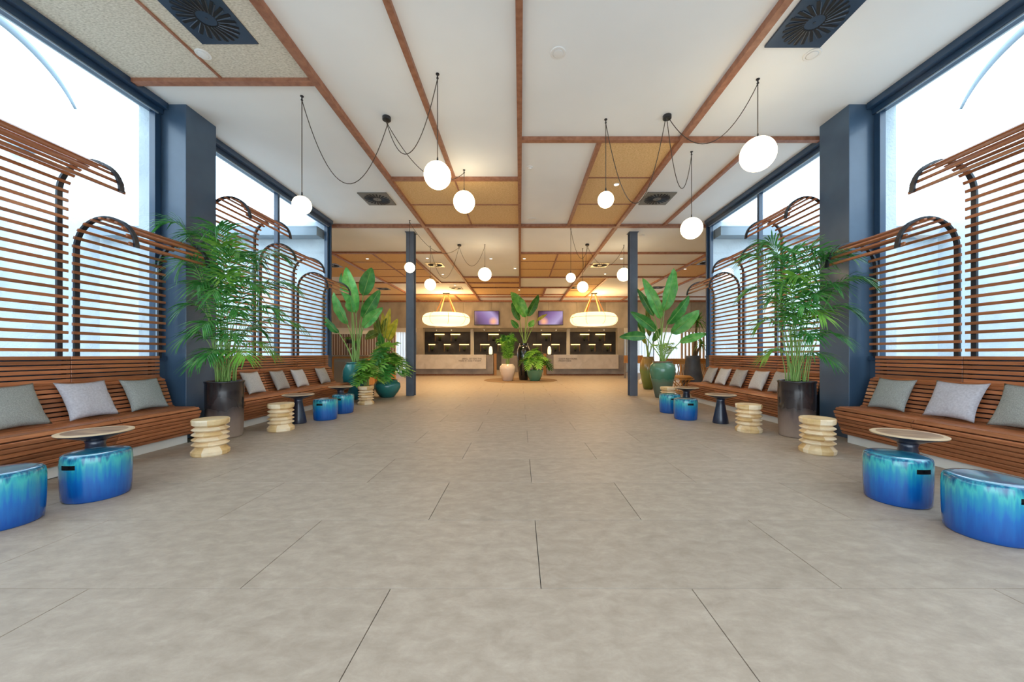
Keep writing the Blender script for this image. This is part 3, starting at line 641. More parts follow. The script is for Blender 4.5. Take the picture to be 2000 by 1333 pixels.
def strelitzia(loc, label, prof, m, soil, y, leaves, potname='pot', group='giant paddle leaf plants'):
    t = thing('potted_strelitzia', label, 'plant', loc, group); pot(t, prof, m, *soil, name=potname)
    for (ub, vb, ut, vt, w_, mm, yaw, dy) in leaves:
        r = Vector(loc)+Vector((random.uniform(-.07, .07), random.uniform(-.05, .05), soil[0]-.02))
        paddle(t, P(ub, vb, y+dy*.5), P(ut, vt, y+dy), r, w_, mm, yaw=yaw)
    return t
strelitzia((-4.15, 9.15, 0), 'tall strelitzia with upright paddle leaves in a teal glazed jar, left',
    [(0, 0), (.16, 0), (.17, .03), (.26, .30), (.30, .55), (.29, .72), (.235, .86), (.20, .895), (.235, .915), (.235, .93), (.19, .93), (.18, .88), (.17, .80), (0, .80)], 'tealjar', (.88, .17), 9.1,
    [(695, 612, 676, 517, .34, 'paddle', .2, -.1), (687, 596, 666, 530, .24, 'paddledark', -.5, .15), (709, 578, 726, 520, .34, 'paddledark', .5, .2), (679, 634, 651, 568, .26, 'paddle', -.3, -.2),
     (708, 622, 742, 563, .30, 'paddledark', .6, .1), (709, 640, 748, 598, .26, 'paddle', .3, -.2), (689, 610, 684, 578, .25, 'paddle', 0, -.35), (662, 651, 630, 614, .20, 'paddledark', -.4, -.3)])
strelitzia((3.70, 9.46, 0), 'large strelitzia with spreading leaves in a green glazed jar, right',
    [(0, 0), (.17, 0), (.18, .03), (.24, .30), (.31, .60), (.325, .74), (.30, .84), (.245, .905), (.225, .92), (.255, .935), (.255, .95), (.21, .95), (.20, .90), (0, .86)], 'greenjar', (.89, .20), 9.45,
    [(1297, 608, 1316, 520, .34, 'paddle', .1, -.1), (1291, 624, 1255, 539, .28, 'paddle', -.2, .1), (1277, 618, 1245, 561, .18, 'paddledark', -.6, .2), (1303, 634, 1346, 574, .30, 'paddledark', .5, -.1),
     (1311, 652, 1366, 603, .34, 'paddle', .2, -.3), (1281, 647, 1231, 606, .26, 'paddledark', -.3, -.2), (1261, 658, 1209, 656, .24, 'paddledark', 0, -.35), (1327, 669, 1382, 649, .20, 'paddle', 0, -.3)])
strelitzia((.15, 15.95, 0), 'slim strelitzia in a tall glossy black vase on the round rug',
    [(0, 0), (.19, 0), (.20, .03), (.27, .5), (.30, 1.0), (.29, 1.3), (.22, 1.48), (.18, 1.55), (.20, 1.58), (.19, 1.60), (.14, 1.60), (.14, 1.5), (0, 1.5)], 'ceramic_black', (1.55, .13), 15.9,
    [(1027, 621, 998, 568, .52, 'paddle', .2, 0), (1015, 627, 1000, 590, .30, 'paddledark', -.5, .2), (1030, 619, 1052, 574, .36, 'paddledark', .5, .1), (1012, 642, 998, 624, .24, 'paddledark', -.3, -.2),
     (1033, 639, 1043, 625, .24, 'paddle', .3, -.2), (1048, 628, 1069, 613, .14, 'yellowleaf', 0, -.1)], potname='vase')
def lobed(name, parent, root, c, size, m='palmlight', az=0, tilt=.5):
    """deeply cut leaf: centre rib with paired tapering lobes, plus its stalk"""
    o = parent.location; C = Vector(c)-o; Rt = Vector(root)-o; bm = bmesh.new()
    out = Vector((math.cos(az), math.sin(az), 0)); ax = (out*math.cos(tilt)-Vector((0, 0, 1))*math.sin(tilt)).normalized(); sd = Vector((-math.sin(az), math.cos(az), 0)); nn = sd.cross(ax)
    if nn.z < 0: nn = -nn
    n = 7; S = C-ax*size*.5
    def strip(p, d, ln, w2):
        ps = [p, p+d*ln*.5, p+d*ln-Vector((0, 0, 1))*ln*.15]; ww = [w2*.8, w2*1.5, w2*.25]; wv = d.cross(nn).normalized()
        l_ = [bm.verts.new(q+wv*x) for q, x in zip(ps, ww)]; r_ = [bm.verts.new(q-wv*x) for q, x in zip(ps, ww)]
        for k in range(2): bm.faces.new((l_[k], l_[k+1], r_[k+1], r_[k]))
    for k in range(n):
        t = k/(n-1); p = S+ax*size*t*.85+nn*.08*size*math.sin(PI*t); ln = size*(.25+.38*math.sin(PI*(.25+.6*t)))
        for sg in (-1, 1): strip(p, (sd*sg*(1-.5*t)+ax*(-.25+1.1*t)+nn*.1).normalized(), ln, size*.055)
    strip(S+ax*size*.7, ax, size*.36, size*.07); strip(S, ax, size*.95, size*.05)
    lf = obj(name, bm, m, parent)
    bm = bmesh.new(); tube(bm, bez(Rt, Vector((Rt.x*.5+S.x*.5, Rt.y*.5+S.y*.5, max(S.z, Rt.z)+.12)), S, 6), .006, 5); obj('stalk', bm, 'stalk', lf, smooth=True)
def bush(name, loc, label, prof, m, soil, rx, h, nleaf, size, mats=('palm', 'palmlight', 'palmlight'), cat='plant', dz=0, group='leafy bushes in glazed bowls'):
    t = thing(name, label, cat, loc, group); pot(t, prof, m, *soil)
    for k in range(nleaf):
        a = k*2.39996; rr = math.sqrt((k+.5)/nleaf); e = 1-rr*rr
        c = Vector(loc)+Vector((rx*rr*math.cos(a), rx*rr*math.sin(a)*.9, soil[0]+dz+.06+h*(.25+.75*e)*random.uniform(.75, 1.1)))
        r = Vector(loc)+Vector((.05*math.cos(a), .05*math.sin(a), soil[0]-.02))
        lobed('leaf', t, r, c, size*random.uniform(.7, 1.3), random.choice(mats), a+random.uniform(-.5, .5), random.uniform(-.25, .7)+.35*rr)
    return t
BOWL = [(0, 0), (.17, 0), (.19, .02), (.28, .14), (.335, .26), (.325, .36), (.27, .42), (.25, .43), (.265, .45), (.24, .455), (.225, .40), (0, .38)]
bush('potted_philodendron', (-3.50, 9.58, 0), 'cut-leaved bushy plant in a squat dark teal bowl, by the left post', BOWL, 'tealbowl', (.41, .22), .52, .74, 24, .46)
bush('potted_philodendron', (-3.66, 8.66, 0), 'cut-leaved plant in low dark pot behind the farthest left zigzag stool', [(0, 0), (.13, 0), (.15, .02), (.18, .30), (.19, .34), (.165, .34), (.15, .30), (0, .29)], 'ceramic_black', (.31, .15), .27, .60, 16, .36)
bush('potted_fern', (.62, 15.4, 0), 'bright green bushy plant in a green bowl on the round rug', [(0, 0), (.2, 0), (.22, .02), (.30, .20), (.35, .40), (.36, .46), (.33, .46), (.30, .40), (0, .38)], 'glasspot', (.42, .28), .62, .80, 30, .38, group=None)
t = thing('potted_fern', 'feathery fern palm in a cream pot on the round rug', 'plant', (-.53, 15.3, 0))
pot(t, [(0, 0), (.20, 0), (.22, .02), (.28, .25), (.34, .48), (.33, .60), (.26, .68), (.25, .71), (.22, .71), (.21, .66), (0, .64)], 'creampot', .67, .2)
for k in range(18):
    a = k*2.4; rr = .15+.35*((k*7) % 10)/10
    frond('frond', Vector((-.53+.05*math.cos(a), 15.3+.05*math.sin(a), .66)), Vector((-.5+rr*math.cos(a), 15.3+rr*math.sin(a), 1.15+.75*(1-rr)*random.uniform(.7, 1.1)+.15)), .15, t, 'palmlight' if k % 3 else 'palm', n=26, ll=.30, lw=.014, droop=.35, start=.12)
# yellow green croton in grey pot, left background
t = thing('potted_croton', 'plant with yellow green upright leaves in a charcoal pot, by the left post', 'plant', (-4.0, 10.7, 0))
pot(t, [(0, 0), (.17, 0), (.18, .02), (.17, .6), (.165, 1.05), (.172, 1.10), (.15, 1.10), (.14, 1.05), (0, 1.0)], 'greyclay', 1.07, .14)
for (ub, vb, ut, vt, w_, mm, yaw, dy) in [(752, 662, 762, 599, .20, 'yellowleaf', .2, 0), (757, 664, 777, 620, .24, 'yellowleaf', .3, -.2), (760, 668, 772, 640, .2, 'yellowleaf', 0, .2), (737, 650, 713, 662, .26, 'olive', 0, -.2),
        (745, 655, 738, 615, .16, 'olive', -.3, 0), (748, 655, 747, 608, .15, 'yellowleaf', .6, .1), (743, 660, 731, 628, .16, 'olive', .2, .2), (741, 675, 735, 668, .14, 'paddledark', 0, 0), (750, 650, 755, 620, .18, 'olive', -.6, -.1), (746, 672, 742, 650, .18, 'paddledark', 0, -.1)]:
    paddle(t, P(ub, vb, 10.7), P(ut, vt, 10.7+dy), (-4.0+random.uniform(-.05, .05), 10.7, 1.05), w_, mm, yaw=yaw)
# strelitzia stems in olive jar, right background
strelitzia((4.15, 11.8, 0), 'olive green glazed jar with slim stalks, behind the big green jar',
    [(0, 0), (.13, 0), (.15, .03), (.21, .30), (.26, .60), (.25, .82), (.18, .98), (.16, 1.02), (.18, 1.05), (.15, 1.05), (.14, 1.0), (0, .95)], 'olivejar', (1.0, .13), 11.8,
    [(1268, 658, 1262, 600, .20, 'olive', 0, 0), (1258, 655, 1240, 615, .18, 'paddledark', 0, 0), (1275, 668, 1290, 640, .2, 'paddledark', 0, .2), (1262, 672, 1250, 655, .14, 'yellowleaf', 0, 0)], group=None)
# yucca in tall charcoal vase
t = thing('potted_yucca', 'spiky headed yucca in a tall tapering charcoal vase, past the right bench', 'plant', (5.22, 11.0, 0))
pot(t, [(0, 0), (.30, 0), (.32, .03), (.30, .35), (.22, .75), (.20, 1.0), (.21, 1.09), (.18, 1.09), (.17, 1.0), (0, .95)], 'greyclay', 1.03, .16, name='vase')
for (dx, top_, n_, ln) in ((.14, 2.12, 70, .46), (.26, 1.42, 34, .34)):
    bm = bmesh.new(); tube(bm, [(dx*.3, 0, 1.0), (dx*.6, .03, (1.0+top_)/2), (dx, 0, top_)], [.05, .035, .03], 8); obj('trunk', bm, 'trunk', t, smooth=True)
    for k in range(n_):
        a = k*2.39996; e = -0.6+1.9*(k+.5)/n_; d = Vector((math.cos(a)*math.cos(e), math.sin(a)*math.cos(e), math.sin(e)))
        S = Vector((dx, 0, top_)); bm = bmesh.new(); sdv = d.cross(Vector((0, 0, 1))).normalized()*.014; ps = [S, S+d*ln*.5, S+d*ln-Vector((0, 0, .10+.1*(1-abs(d.z))))]
        l_ = [bm.verts.new(p+sdv*q) for p, q in zip(ps, (1, 1, .05))]; r_ = [bm.verts.new(p-sdv*q) for p, q in zip(ps, (1, 1, .05))]
        for q in range(2): bm.faces.new((l_[q], l_[q+1], r_[q+1], r_[q]))
        obj('spike_leaf', bm, 'palm' if k % 4 else 'palmlight', t)
# round rug under the centre pots
tag(obj('round_rug', lathe([(0, .001), (1.58, .001), (1.60, .006), (1.58, .012), (0, .012)], 64), 'mat', loc=(.02, 15.9, 0)), 'round dark rug under the three central pots', 'rug')
for o in list(COL.objects):
    if o.parent is None and o.get('category') == 'plant' and 'rug' in o['label']: o.location.z = .0125

# ---------------------------------------------------------------- pendants
def swag(a, b, sag, n=22):
    return [Vector(a).lerp(Vector(b), t)-Vector((0, 0, 4*sag*t*(1-t))) for t in (k/n for k in range(n+1))]
def pendant(can, lamps, label):
    t = thing('swag_pendant', label, 'pendant lamp', (can[0], can[1], CEIL), 'three-globe swag pendants'); o = t.location
    obj('ceiling_canopy', lathe([(0, 0), (.055, 0), (.058, -.004), (.058, -.045), (.05, -.05), (0, -.05)], 24), 'black', t, smooth=False)
    for k, (x, y, zg, D, sag) in enumerate(lamps):
        hk = Vector((x, y, CEIL-.035))-o; g = Vector((x, y, zg))-o
        bm = bmesh.new(); a = k*2.1
        st = Vector((.03*math.cos(a), .03*math.sin(a), -.05))
        tube(bm, swag(st, hk+Vector((0, 0, -.02)), sag), .0055, 5); obj('swag_cord', bm, 'cord', t, smooth=True)
        bm = bmesh.new(); tube(bm, [hk, g+Vector((0, 0, D/2+.05))], .0055, 5); obj('drop_cord', bm, 'cord', t, smooth=True)
        bm = lathe([(0, .035), (.022, .035), (.022, .028), (.008, .026), (.008, -.01), (.014, -.012), (.014, -.02), (0, -.02)], 12); obj('hook', bm, 'black', t, hk)
        obj('globe', lathe([(D/2*math.sin(q), -D/2*math.cos(q)) for q in [PI*i/20 for i in range(21)]], 36), 'globe', t, g, smooth=True)
        obj('lamp_cap', lathe([(0, .055), (.008, .055), (.012, .01), (.03, .0), (.03, -.012), (0, -.012)], 16), 'black', t, g+Vector((0, 0, D/2)))
    return t
pendant((-1.87, 5.09), [(-2.81, 4.68, 3.045, .225, .98), (-.98, 4.31, 3.245, .315, .66), (-1.01, 6.55, 3.87, .385, .42)], 'cluster of three lit globes on swagged cords, near left of the ceiling')
pendant((2.045, 5.06), [(2.87, 4.39, 3.54, .39, .52), (1.21, 5.14, 3.31, .225, 1.15), (2.81, 5.96, 3.19, .34, .75)], 'cluster of three lit globes on swagged cords, near right of the ceiling')
pendant((-1.84, 11.0), [(-2.74, 9.02, 3.28, .25, .45), (-2.76, 11.15, 3.27, .34, .95), (-1.07, 11.0, 3.55, .40, .6)], 'cluster of three lit globes, far left, beyond the left post')
pendant((2.02, 10.95), [(1.33, 9.55, 3.14, .245, .55), (1.96, 11.4, 3.24, .34, .7), (3.15, 11.05, 3.55, .40, .6)], 'cluster of three lit globes, far right, beside the right post')
def ring_lamp(x, y, z, label):
    t = thing('drum_chandelier', label, 'chandelier', (x, y, CEIL), 'oval stitched chandeliers over the reception desk'); zc = z-CEIL
    Rr, H = 1.27, .62; prof = []
    for k in range(17):
        a = -PI/2+PI*k/16; prof.append((Rr-.31+.31*math.cos(a), zc+H/2*math.sin(a)))
    obj('shade', lathe([(0, zc-H/2-.005)]+prof+[(0, zc+H/2)], 64), 'shade', t, smooth=True)
    bm = bmesh.new(); tube(bm, [((Rr+.004)*math.cos(a), (Rr+.004)*math.sin(a), zc+.07) for a in [2*PI*k/48 for k in range(49)]], .010, 4); obj('seam', bm, 'seam', t)
    for k in range(8):
        a = 2*PI*(k+.35)/8; bm = bmesh.new(); tube(bm, [((r+.004)*math.cos(a), (r+.004)*math.sin(a), q) for r, q in prof], .010, 4); obj('seam', bm, 'seam', t)
    for k in range(4):
        a = PI/4+PI/2*k; e = Vector((.62*math.cos(a)*1.1, .62*math.sin(a), zc+H/2-.02)); s0 = Vector((.10*math.cos(a), .1*math.sin(a), -.03))
        bm = bmesh.new(); d = Vector((-math.sin(a), math.cos(a), 0))*.045; n2 = Vector((math.cos(a), math.sin(a), .3))*.006
        v = [bm.verts.new(p) for p in (s0-d*.5-n2, s0+d*.5-n2, e+d-n2, e-d-n2, s0-d*.5+n2, s0+d*.5+n2, e+d+n2, e-d+n2)]
        for f in ((0, 1, 2, 3), (7, 6, 5, 4), (0, 4, 5, 1), (1, 5, 6, 2), (2, 6, 7, 3), (3, 7, 4, 0)): bm.faces.new([v[i] for i in f])
        obj('strap', bm, 'strap', t)
    obj('ceiling_bracket', B(-.18, .18, -.1, .1, -.05, 0, .006), 'black', t)
    l = bpy.data.lights.new('glow', 'POINT'); l.energy = 190; l.color = (1, .62, .26); l.shadow_soft_size = 1.0; lo = bpy.data.objects.new('glow', l); COL.objects.link(lo); lo.location = (x, y, z+.65)
    l2 = bpy.data.lights.new('glow', 'POINT'); l2.energy = 30; l2.color = (1, .70, .38); l2.shadow_soft_size = 1.0; lo = bpy.data.objects.new('glow', l2); COL.objects.link(lo); lo.location = (x, y, z-.65)
ring_lamp(-4.0, 19.7, 3.02, 'glowing oval drum chandelier above the left reception desk')
ring_lamp(3.98, 19.7, 3.02, 'glowing oval drum chandelier above the right reception desk')

# ---------------------------------------------------------------- ceiling fittings
def vent(x, y, label, plate, size=.60, blades=True):
    t = thing('ceiling_vent', label, 'vent', (x, y, CEIL-.012 if plate == 'x' else CEIL), 'square swirl ceiling vents')
    zz = -.024
    obj('plate', B(-size/2, size/2, -size/2, size/2, zz, -.001 if x > 0 or y > 4.4 else -.001, .002), plate, t)
    n = 22; sl = bm_mesh(box(bmesh.new(), .075, .255, -.013, .013, zz-.003, zz+.0), 'slot', 'ventdark'); bl = bm_mesh(box(bmesh.new(), .08, .24, -.004, .003, zz-.012, zz-.003), 'blade', 'ventblade')
    for k in range(n):
        a = 2*PI*k/n; off = Vector((-.035*math.sin(a), .035*math.cos(a), 0))
        put('slot', sl, t, off*.6, (0, 0, a+.35)); b = put('blade', bl, t, off*.6, (.5, 0, a+.38))
    obj('hub', lathe([(0, zz-.005), (.012, zz-.005), (.012, zz), (0, zz)], 10), 'ventblade', t)
vs = [(-3.085, 3.573, 'square swirl vent in the wood wool ceiling, top left', 'ventplate'), (2.93, 3.617, 'square swirl vent in the white ceiling, top right', 'ventplate'),
      (-3.045, 7.75, 'grey swirl vent left, between window header and beam', 'ventgrey'), (2.91, 7.73, 'grey swirl vent right of the OSB panels', 'ventgrey'),
      (-3.14, 13.43, 'brightly reflecting swirl vent beyond the left post', 'ventgold'), (2.95, 13.47, 'brightly reflecting swirl vent beyond the right cluster of globes', 'ventgold'),
      (-3.2, 18.2, 'farthest swirl vent before the left chandelier', 'ventgrey'), (2.75, 18.0, 'farthest swirl vent before the right chandelier', 'ventgrey'),
      (-7.0, 13.5, 'dark vent far left above the strelitzia', 'ventgrey'), (6.75, 13.1, 'dark vent far right by the window corner', 'ventgrey'), (-6.9, 18.3, 'dark vent far left before the concrete wall', 'ventgrey'), (6.8, 18.0, 'dark vent far right before the concrete wall', 'ventgrey')]
vs[3] = (2.91, 7.73, 'grey swirl vent right, between beam and right window', 'ventgrey')
for a in vs: vent(*a)
def cpx(u, v): y = F*(CEIL-EYE)/(VY-v); return (u-UX)*y/F, y
def downlight(u, v, label, power=22):
    x, y = cpx(u, v); t = thing('downlight', label, 'downlight', (x, y, CEIL), 'small recessed downlights')
    obj('trim_ring', lathe([(.055, -.001), (.062, -.012), (.05, -.026), (.044, -.020), (.044, -.001)], 20), 'whiteplastic', t, smooth=True)
    obj('lens', lathe([(0, -.018), (.044, -.018), (.044, -.006), (0, -.006)], 16), 'downlight', t)
    if power:
        l = bpy.data.lights.new('spot', 'SPOT'); l.energy = power*8; l.color = (1, .68, .34); l.spot_size = 2.2; l.spot_blend = .8; l.shadow_soft_size = .05
        lo = bpy.data.objects.new('spot', l); COL.objects.link(lo); lo.location = (x, y, CEIL-.04)
for u, v, lb, pw in ((1204, 359, 'lit downlight in the wood wool panel beside the small right globe', 8), (1024, 504.6, 'lit downlight just right of the centre beam', 20), (1214, 504.6, 'lit downlight left of the right post', 20),
        (1182, 534.6, 'lit downlight in white ceiling past the right globes', 20), (1006, 523.6, 'lit downlight left of the centre beam', 20), (1014, 566, 'lit downlight above the central strelitzia', 20),
        (1338, 525, 'lit downlight above the right strelitzia', 20), (834.6, 504, 'lit downlight right beside the left post', 20), (864.7, 535.4, 'lit downlight under the far left swag cord', 20),
        (888.6, 556.6, 'lit downlight above the left chandelier', 20), (958.8, 504.8, 'lit downlight near the far left large globe', 20), (717.5, 504.8, 'lit downlight above the left strelitzia', 20)):
    downlight(u, v, lb, pw)
for u, v, r, lb in ((397, 103, .075, 'round white ceiling speaker on the thin strip, top left'), (1090, 103, .085, 'round flush ceiling disc right of the centre beam'), (1586, 106, .085, 'round flush ceiling disc below the top right vent'),
        (1035, 327, .055, 'white smoke detector near the centre beam'), (1038, 428, .10, 'flat white ceiling disc before the wide crossbeam'), (1253, 460, .08, 'flush ceiling disc right of the right post')):
    x, y = cpx(u, v); t = thing('ceiling_disc', lb, 'ceiling fitting', (x, y, CEIL-(.014 if u < 500 else 0)))
    obj('base', lathe([(0, 0), (r, 0), (r, -.008), (r*.93, -.012), (0, -.012)], 28), 'whiteplastic', t)
    obj('cover', lathe([(0, -.013), (r*.7, -.013), (r*.6, -.030 if 'smoke' in lb else -.016), (0, -.036 if 'smoke' in lb else -.017)], 28), 'whiteplastic', t, smooth=True)

# ---------------------------------------------------------------- reception
def text(s_, x, y, z, size, parent, align):
    c = bpy.data.curves.new('lettering', 'FONT'); c.body = s_; c.size = size; c.align_x = align; c.extrude = .004; c.materials.append(M['text'])
    o = bpy.data.objects.new('lettering', c); COL.objects.link(o); bpy.context.view_layer.update()
    me = bpy.data.meshes.new_from_object(o.evaluated_get(bpy.context.evaluated_depsgraph_get())); bpy.data.objects.remove(o)
    o = put('lettering', me, parent); o.location = (x, y, z); o.rotation_euler = (PI/2, 0, 0)
for s, x0, x1 in ((-1, -5.62, -1.44), (1, 1.42, 5.58)):
    t = thing('reception_desk', ('left' if s < 0 else 'right')+' reception desk, pale stone front panel over a grey stone body', 'reception desk', ((x0+x1)/2, 19.6, 0), 'reception desks'); cx = (x0+x1)/2
    obj('body', B(x0-cx, x1-cx, -.2, .6, .08, 1.03, .01), 'greystone', t)
    a, b = (x0+.02, x1-.38) if s < 0 else (x0+.36, x1-.36)
    obj('front_panel', B(a-cx, b-cx, -.32, -.2, .36, 1.115, .008), 'marble', t)
    obj('plinth', B(x0-cx+.03, x1-cx-.03, -.15, .55, 0, .08), 'beam', t)
    obj('worktop', B(x0-cx, x1-cx, -.2, .65, 1.03, 1.09, .008), 'greystone', t)
    if s < 0:
        text('SMALL LETTERS THE', b-cx-.22, -.323, .86, .115, t, 'RIGHT'); text('MAKE IT, DAILY WARM', b-cx-.25, -.323, .745, .115, t, 'RIGHT')
    else:
        text('GUEST RELATIONS', a-cx+.26, -.323, .86, .115, t, 'LEFT'); text('FRONT DESK', a-cx+.26, -.323, .745, .115, t, 'LEFT')
    # end post in orange wood and capsule lamp
    px = x1+.09 if s < 0 else x0-.09
    tag(obj('wood_post', B(px-.07, px+.07, 19.5, 19.75, 0, 1.17, .006), 'orangewood'), 'orange wood post at the inner end of the %s reception desk' % WORD[s], 'post')
    lx = (x1-.16) if s < 0 else (x0+.16)
    lt = thing('desk_lamp', 'glowing capsule lamp on the inner end of the %s reception desk' % WORD[s], 'lamp', (lx, 19.7, 1.09), 'capsule desk lamps')
    obj('base', lathe([(0, 0), (.06, 0), (.06, .015), (.02, .02), (.02, .04), (0, .04)], 20), 'black', lt)
    obj('lamp_shade', lathe([(0, .035), (.07, .04), (.095, .09), (.10, .25), (.075, .43), (.03, .48), (0, .485)], 28), 'shade', lt, smooth=True)
struct(obj('wall_recess_low', B(-1.2, 1.2, 23.2, 23.5, 0, 1.05), 'greystone'))
# televisions
for x, m, lb in ((-2.07, 'tv_a', 'wall television left of the central strelitzia'), (1.88, 'tv_b', 'wall television right of the central strelitzia')):
    t = thing('television', lb, 'television', (x, 22.4, 3.38), 'televisions over the reception')
    obj('casing', B(-.77, .77, 0, .06, -.44, .44, .01), 'black', t); obj('screen', B(-.74, .74, -.006, .001, -.41, .41), m, t)
    obj('wall_mount', B(-.2, .2, .06, .1, -.15, .15), 'rib', t)
# lit shelves with little plants in the recess
upper = [(849, 868), (880, 899), (954, 974), (1058, 1076), (1133, 1151), (1163, 1182)]
lower = [(837, 850), (867, 880), (897, 916), (938, 956), (972, 990), (1041, 1058), (1077, 1093), (1115, 1133), (1150, 1163), (1180, 1194)]
UPW = ['left bay, by the left window', 'left bay, next to the divider', 'bay behind the cream pot', 'bay behind the green bowl', 'right bay, next to the divider', 'right bay, by the right window']
LOW = ['left bay, outer edge', 'left bay, in its middle', 'left bay, touching the divider', 'above the left capsule lamp', 'behind the feathery fern palm', 'right beside the black vase', 'above the right capsule lamp', 'right bay, touching the divider', 'right bay, in its middle', 'right bay, outer edge']
SPW = ['over the outer end of the left desk', 'over the middle of the left desk', 'just inside the left divider', 'over the left capsule lamp', 'over the right capsule lamp', 'just inside the right divider', 'over the middle of the right desk', 'over the outer end of the right desk']
proto = None
def lit_shelf(x, y, z, wd, label):
    global proto
    t = thing('lit_shelf', label, 'shelf', (x, y, z), 'lit shelves on the reception back wall')
    obj('shelf_board', B(-wd/2, wd/2, -.18, .02, .03, .07, .004), 'shelf', t); obj('light_strip', B(-wd/2, wd/2, -.182, -.14, -.03, .03, .008), 'strip', t)
    obj('side_panel', B(wd/2-.03 if x > 0 else -wd/2, wd/2 if x > 0 else -wd/2+.03, -.16, .02, -.5, .03), 'shelf', t)
    obj('bottom_board', B(-wd/2, wd/2, -.16, .02, -.53, -.50), 'darktile', t)
for row_, zz, lst in (('upper', 653.5, upper), ('lower', 673.5, lower)):
    for n_, (a, b) in enumerate(lst):
        c = P((a+b)/2, zz, 26.4)
        where = UPW[n_] if row_ == 'upper' else LOW[n_]
        lit_shelf(c.x, 26.57, c.z, (b-a)*26.4/F, 'glowing wall shelf, %s row, %s' % (row_, where))
        v = thing('shelf_plant', 'little dark plant on the %s shelf row, %s' % (row_, where), 'plant', (c.x, 26.5, c.z-.5), 'little plants on the lit shelves')
        obj('pot', lathe([(0, 0), (.06, 0), (.08, .12), (.07, .13), (0, .12)], 14), 'black', v)
        bm = bmesh.new()
        for k in range(12):
            aa = k*2.4; d = Vector((math.cos(aa)*.14, math.sin(aa)*.05, .2+.1*((k*3) % 5)/5)); sv = Vector((.018, 0, 0)); p0 = Vector((0, 0, .12))
            q = [bm.verts.new(p) for p in (p0-sv*.4, p0+sv*.4, p0+d*.6+sv, p0+d, p0+d*.6-sv)]; bm.faces.new(q)
        obj('foliage', bm, 'olive', v)
# recess downlights
for k, x in enumerate((-5.6, -4.6, -2.4, -1.4, 1.4, 2.4, 4.6, 5.6)):
    t = thing('recess_spot', 'small lit spot in the reception recess, '+SPW[k], 'downlight', (x, 24.3, 2.77), 'spots in the reception recess')
    obj('trim_ring', lathe([(.055, -.001), (.062, -.012), (.044, -.020), (.044, -.001)], 16), 'whiteplastic', t); obj('lens', lathe([(0, -.016), (.044, -.016), (.044, -.005), (0, -.005)], 12), 'downlight', t)
    l = bpy.data.lights.new('spot', 'SPOT'); l.energy = 55; l.color = (1, .74, .42); l.spot_size = 2.3; l.spot_blend = .8; lo = bpy.data.objects.new('spot', l); COL.objects.link(lo); lo.location = (x, 24.3, 2.72)

# ---------------------------------------------------------------- left background: bar counter, slat divider, sofa
t = thing('bar_counter', 'orange wood bar counter with steel fridge, behind the left jar', 'counter', (-6.6, 13.2, 0))
obj('body', B(-1.1, 1.2, -.3, .3, .02, 1.05, .006), 'orangewood', t); obj('worktop', B(-1.15, 1.25, -.36, .34, 1.05, 1.10, .005), 'steelpanel', t)
f_ = obj('fridge_door', B(.0, 1.1, -.33, -.3, .12, .98, .006), 'steelpanel', t); obj('handle', B(.06, 1.04, -.37, -.345, .88, .91), 'framelight', f_)
f_ = obj('tap', tube(bmesh.new(), [(.5, 0, 1.10), (.5, 0, 1.32), (.5, -.06, 1.36), (.5, -.14, 1.30)], .012, 8), 'framelight', t, smooth=True)
t = thing('slat_divider', 'vertical slatted divider behind the bar counter on the left', 'divider', (-6.6, 14.3, 0))
obj('head_rail', B(-1.7, 1.7, -.05, .05, 1.92, 2.05), 'plinth', t); obj('base_rail', B(-1.7, 1.7, -.05, .05, 0, 1.1), 'orangewood', t)
sm = bm_mesh(B(-.027, .027, -.03, .03, 1.1, 1.92), 'slat', 'divslat')
for k in range(34): put('slat', sm, t, (-1.65+k*.1, 0, 0))
obj('backing_panel', B(-1.7, 1.7, .06, .09, 1.1, 1.92), 'curtain', t)
for x, z, lb in ((-6.62, 1.55, 'small hanging pot with trailing plant on the left slatted divider, the one nearer the window'), (-6.35, 1.42, 'small hanging pot with plant on the left slatted divider, right beside its twin')):
    v = thing('hanging_planter', lb, 'plant', (x, 14.1, z), 'planters on the slatted divider')
    obj('pot', lathe([(0, 0), (.1, 0), (.12, .14), (.1, .15), (0, .13)], 16), 'black', v); obj('bracket', B(-.02, .02, .05, .19, .05, .08), 'rib', v)
    for k in range(9):
        aa = k*2.4; bm = bmesh.new(); d = Vector((math.cos(aa)*.2, math.sin(aa)*.1, .05+.2*((k*3) % 5)/5)); sv = Vector((.03, 0, .02)); p0 = Vector((0, 0, .12))
        bm.faces.new([bm.verts.new(p) for p in (p0-sv*.2, p0+d*.6-sv, p0+d, p0+d*.6+sv)]); obj('leaf', bm, 'palm', v)
def sofa(loc, label, wd):
    t = thing('sofa', label, 'sofa', loc)
    obj('back', B(-wd/2, wd/2, -.1, .08, .30, 1.0, .03), 'orangewood', t); obj('seat', B(-wd/2, wd/2, .08, .75, .25, .48, .03), 'cushion_beige', t); obj('base', B(-wd/2+.03, wd/2-.03, -.06, .72, .0, .25), 'orangewood', t)
sofa((-6.05, 15.0, 0), 'low orange wood backed sofa behind the teal jar on the left', .8)
t = thing('side_table', 'small orange topped table beyond the right post', 'table', (5.4, 17.0, 0))
obj('tabletop', B(-.45, .45, -.4, .4, .72, .77, .006), 'orangewood', t); obj('back_panel', B(-.45, .45, .3, .4, .77, 1.08, .01), 'orangewood', t)
for a in (-1, 1):
    for b in (-1, 1): obj('leg', B(a*.40-.03, a*.40+.03, b*.34-.03, b*.34+.03, 0, .72), 'greystone', t)
t = thing('floor_stand', 'small white bottle shaped stand on the floor beyond the right post', 'stand', (4.65, 13.9, 0))
obj('body', lathe([(0, 0), (.09, 0), (.10, .02), (.10, .14), (.04, .20), (.025, .38), (.03, .42), (0, .42)], 20), 'whiteplastic', t, smooth=True)
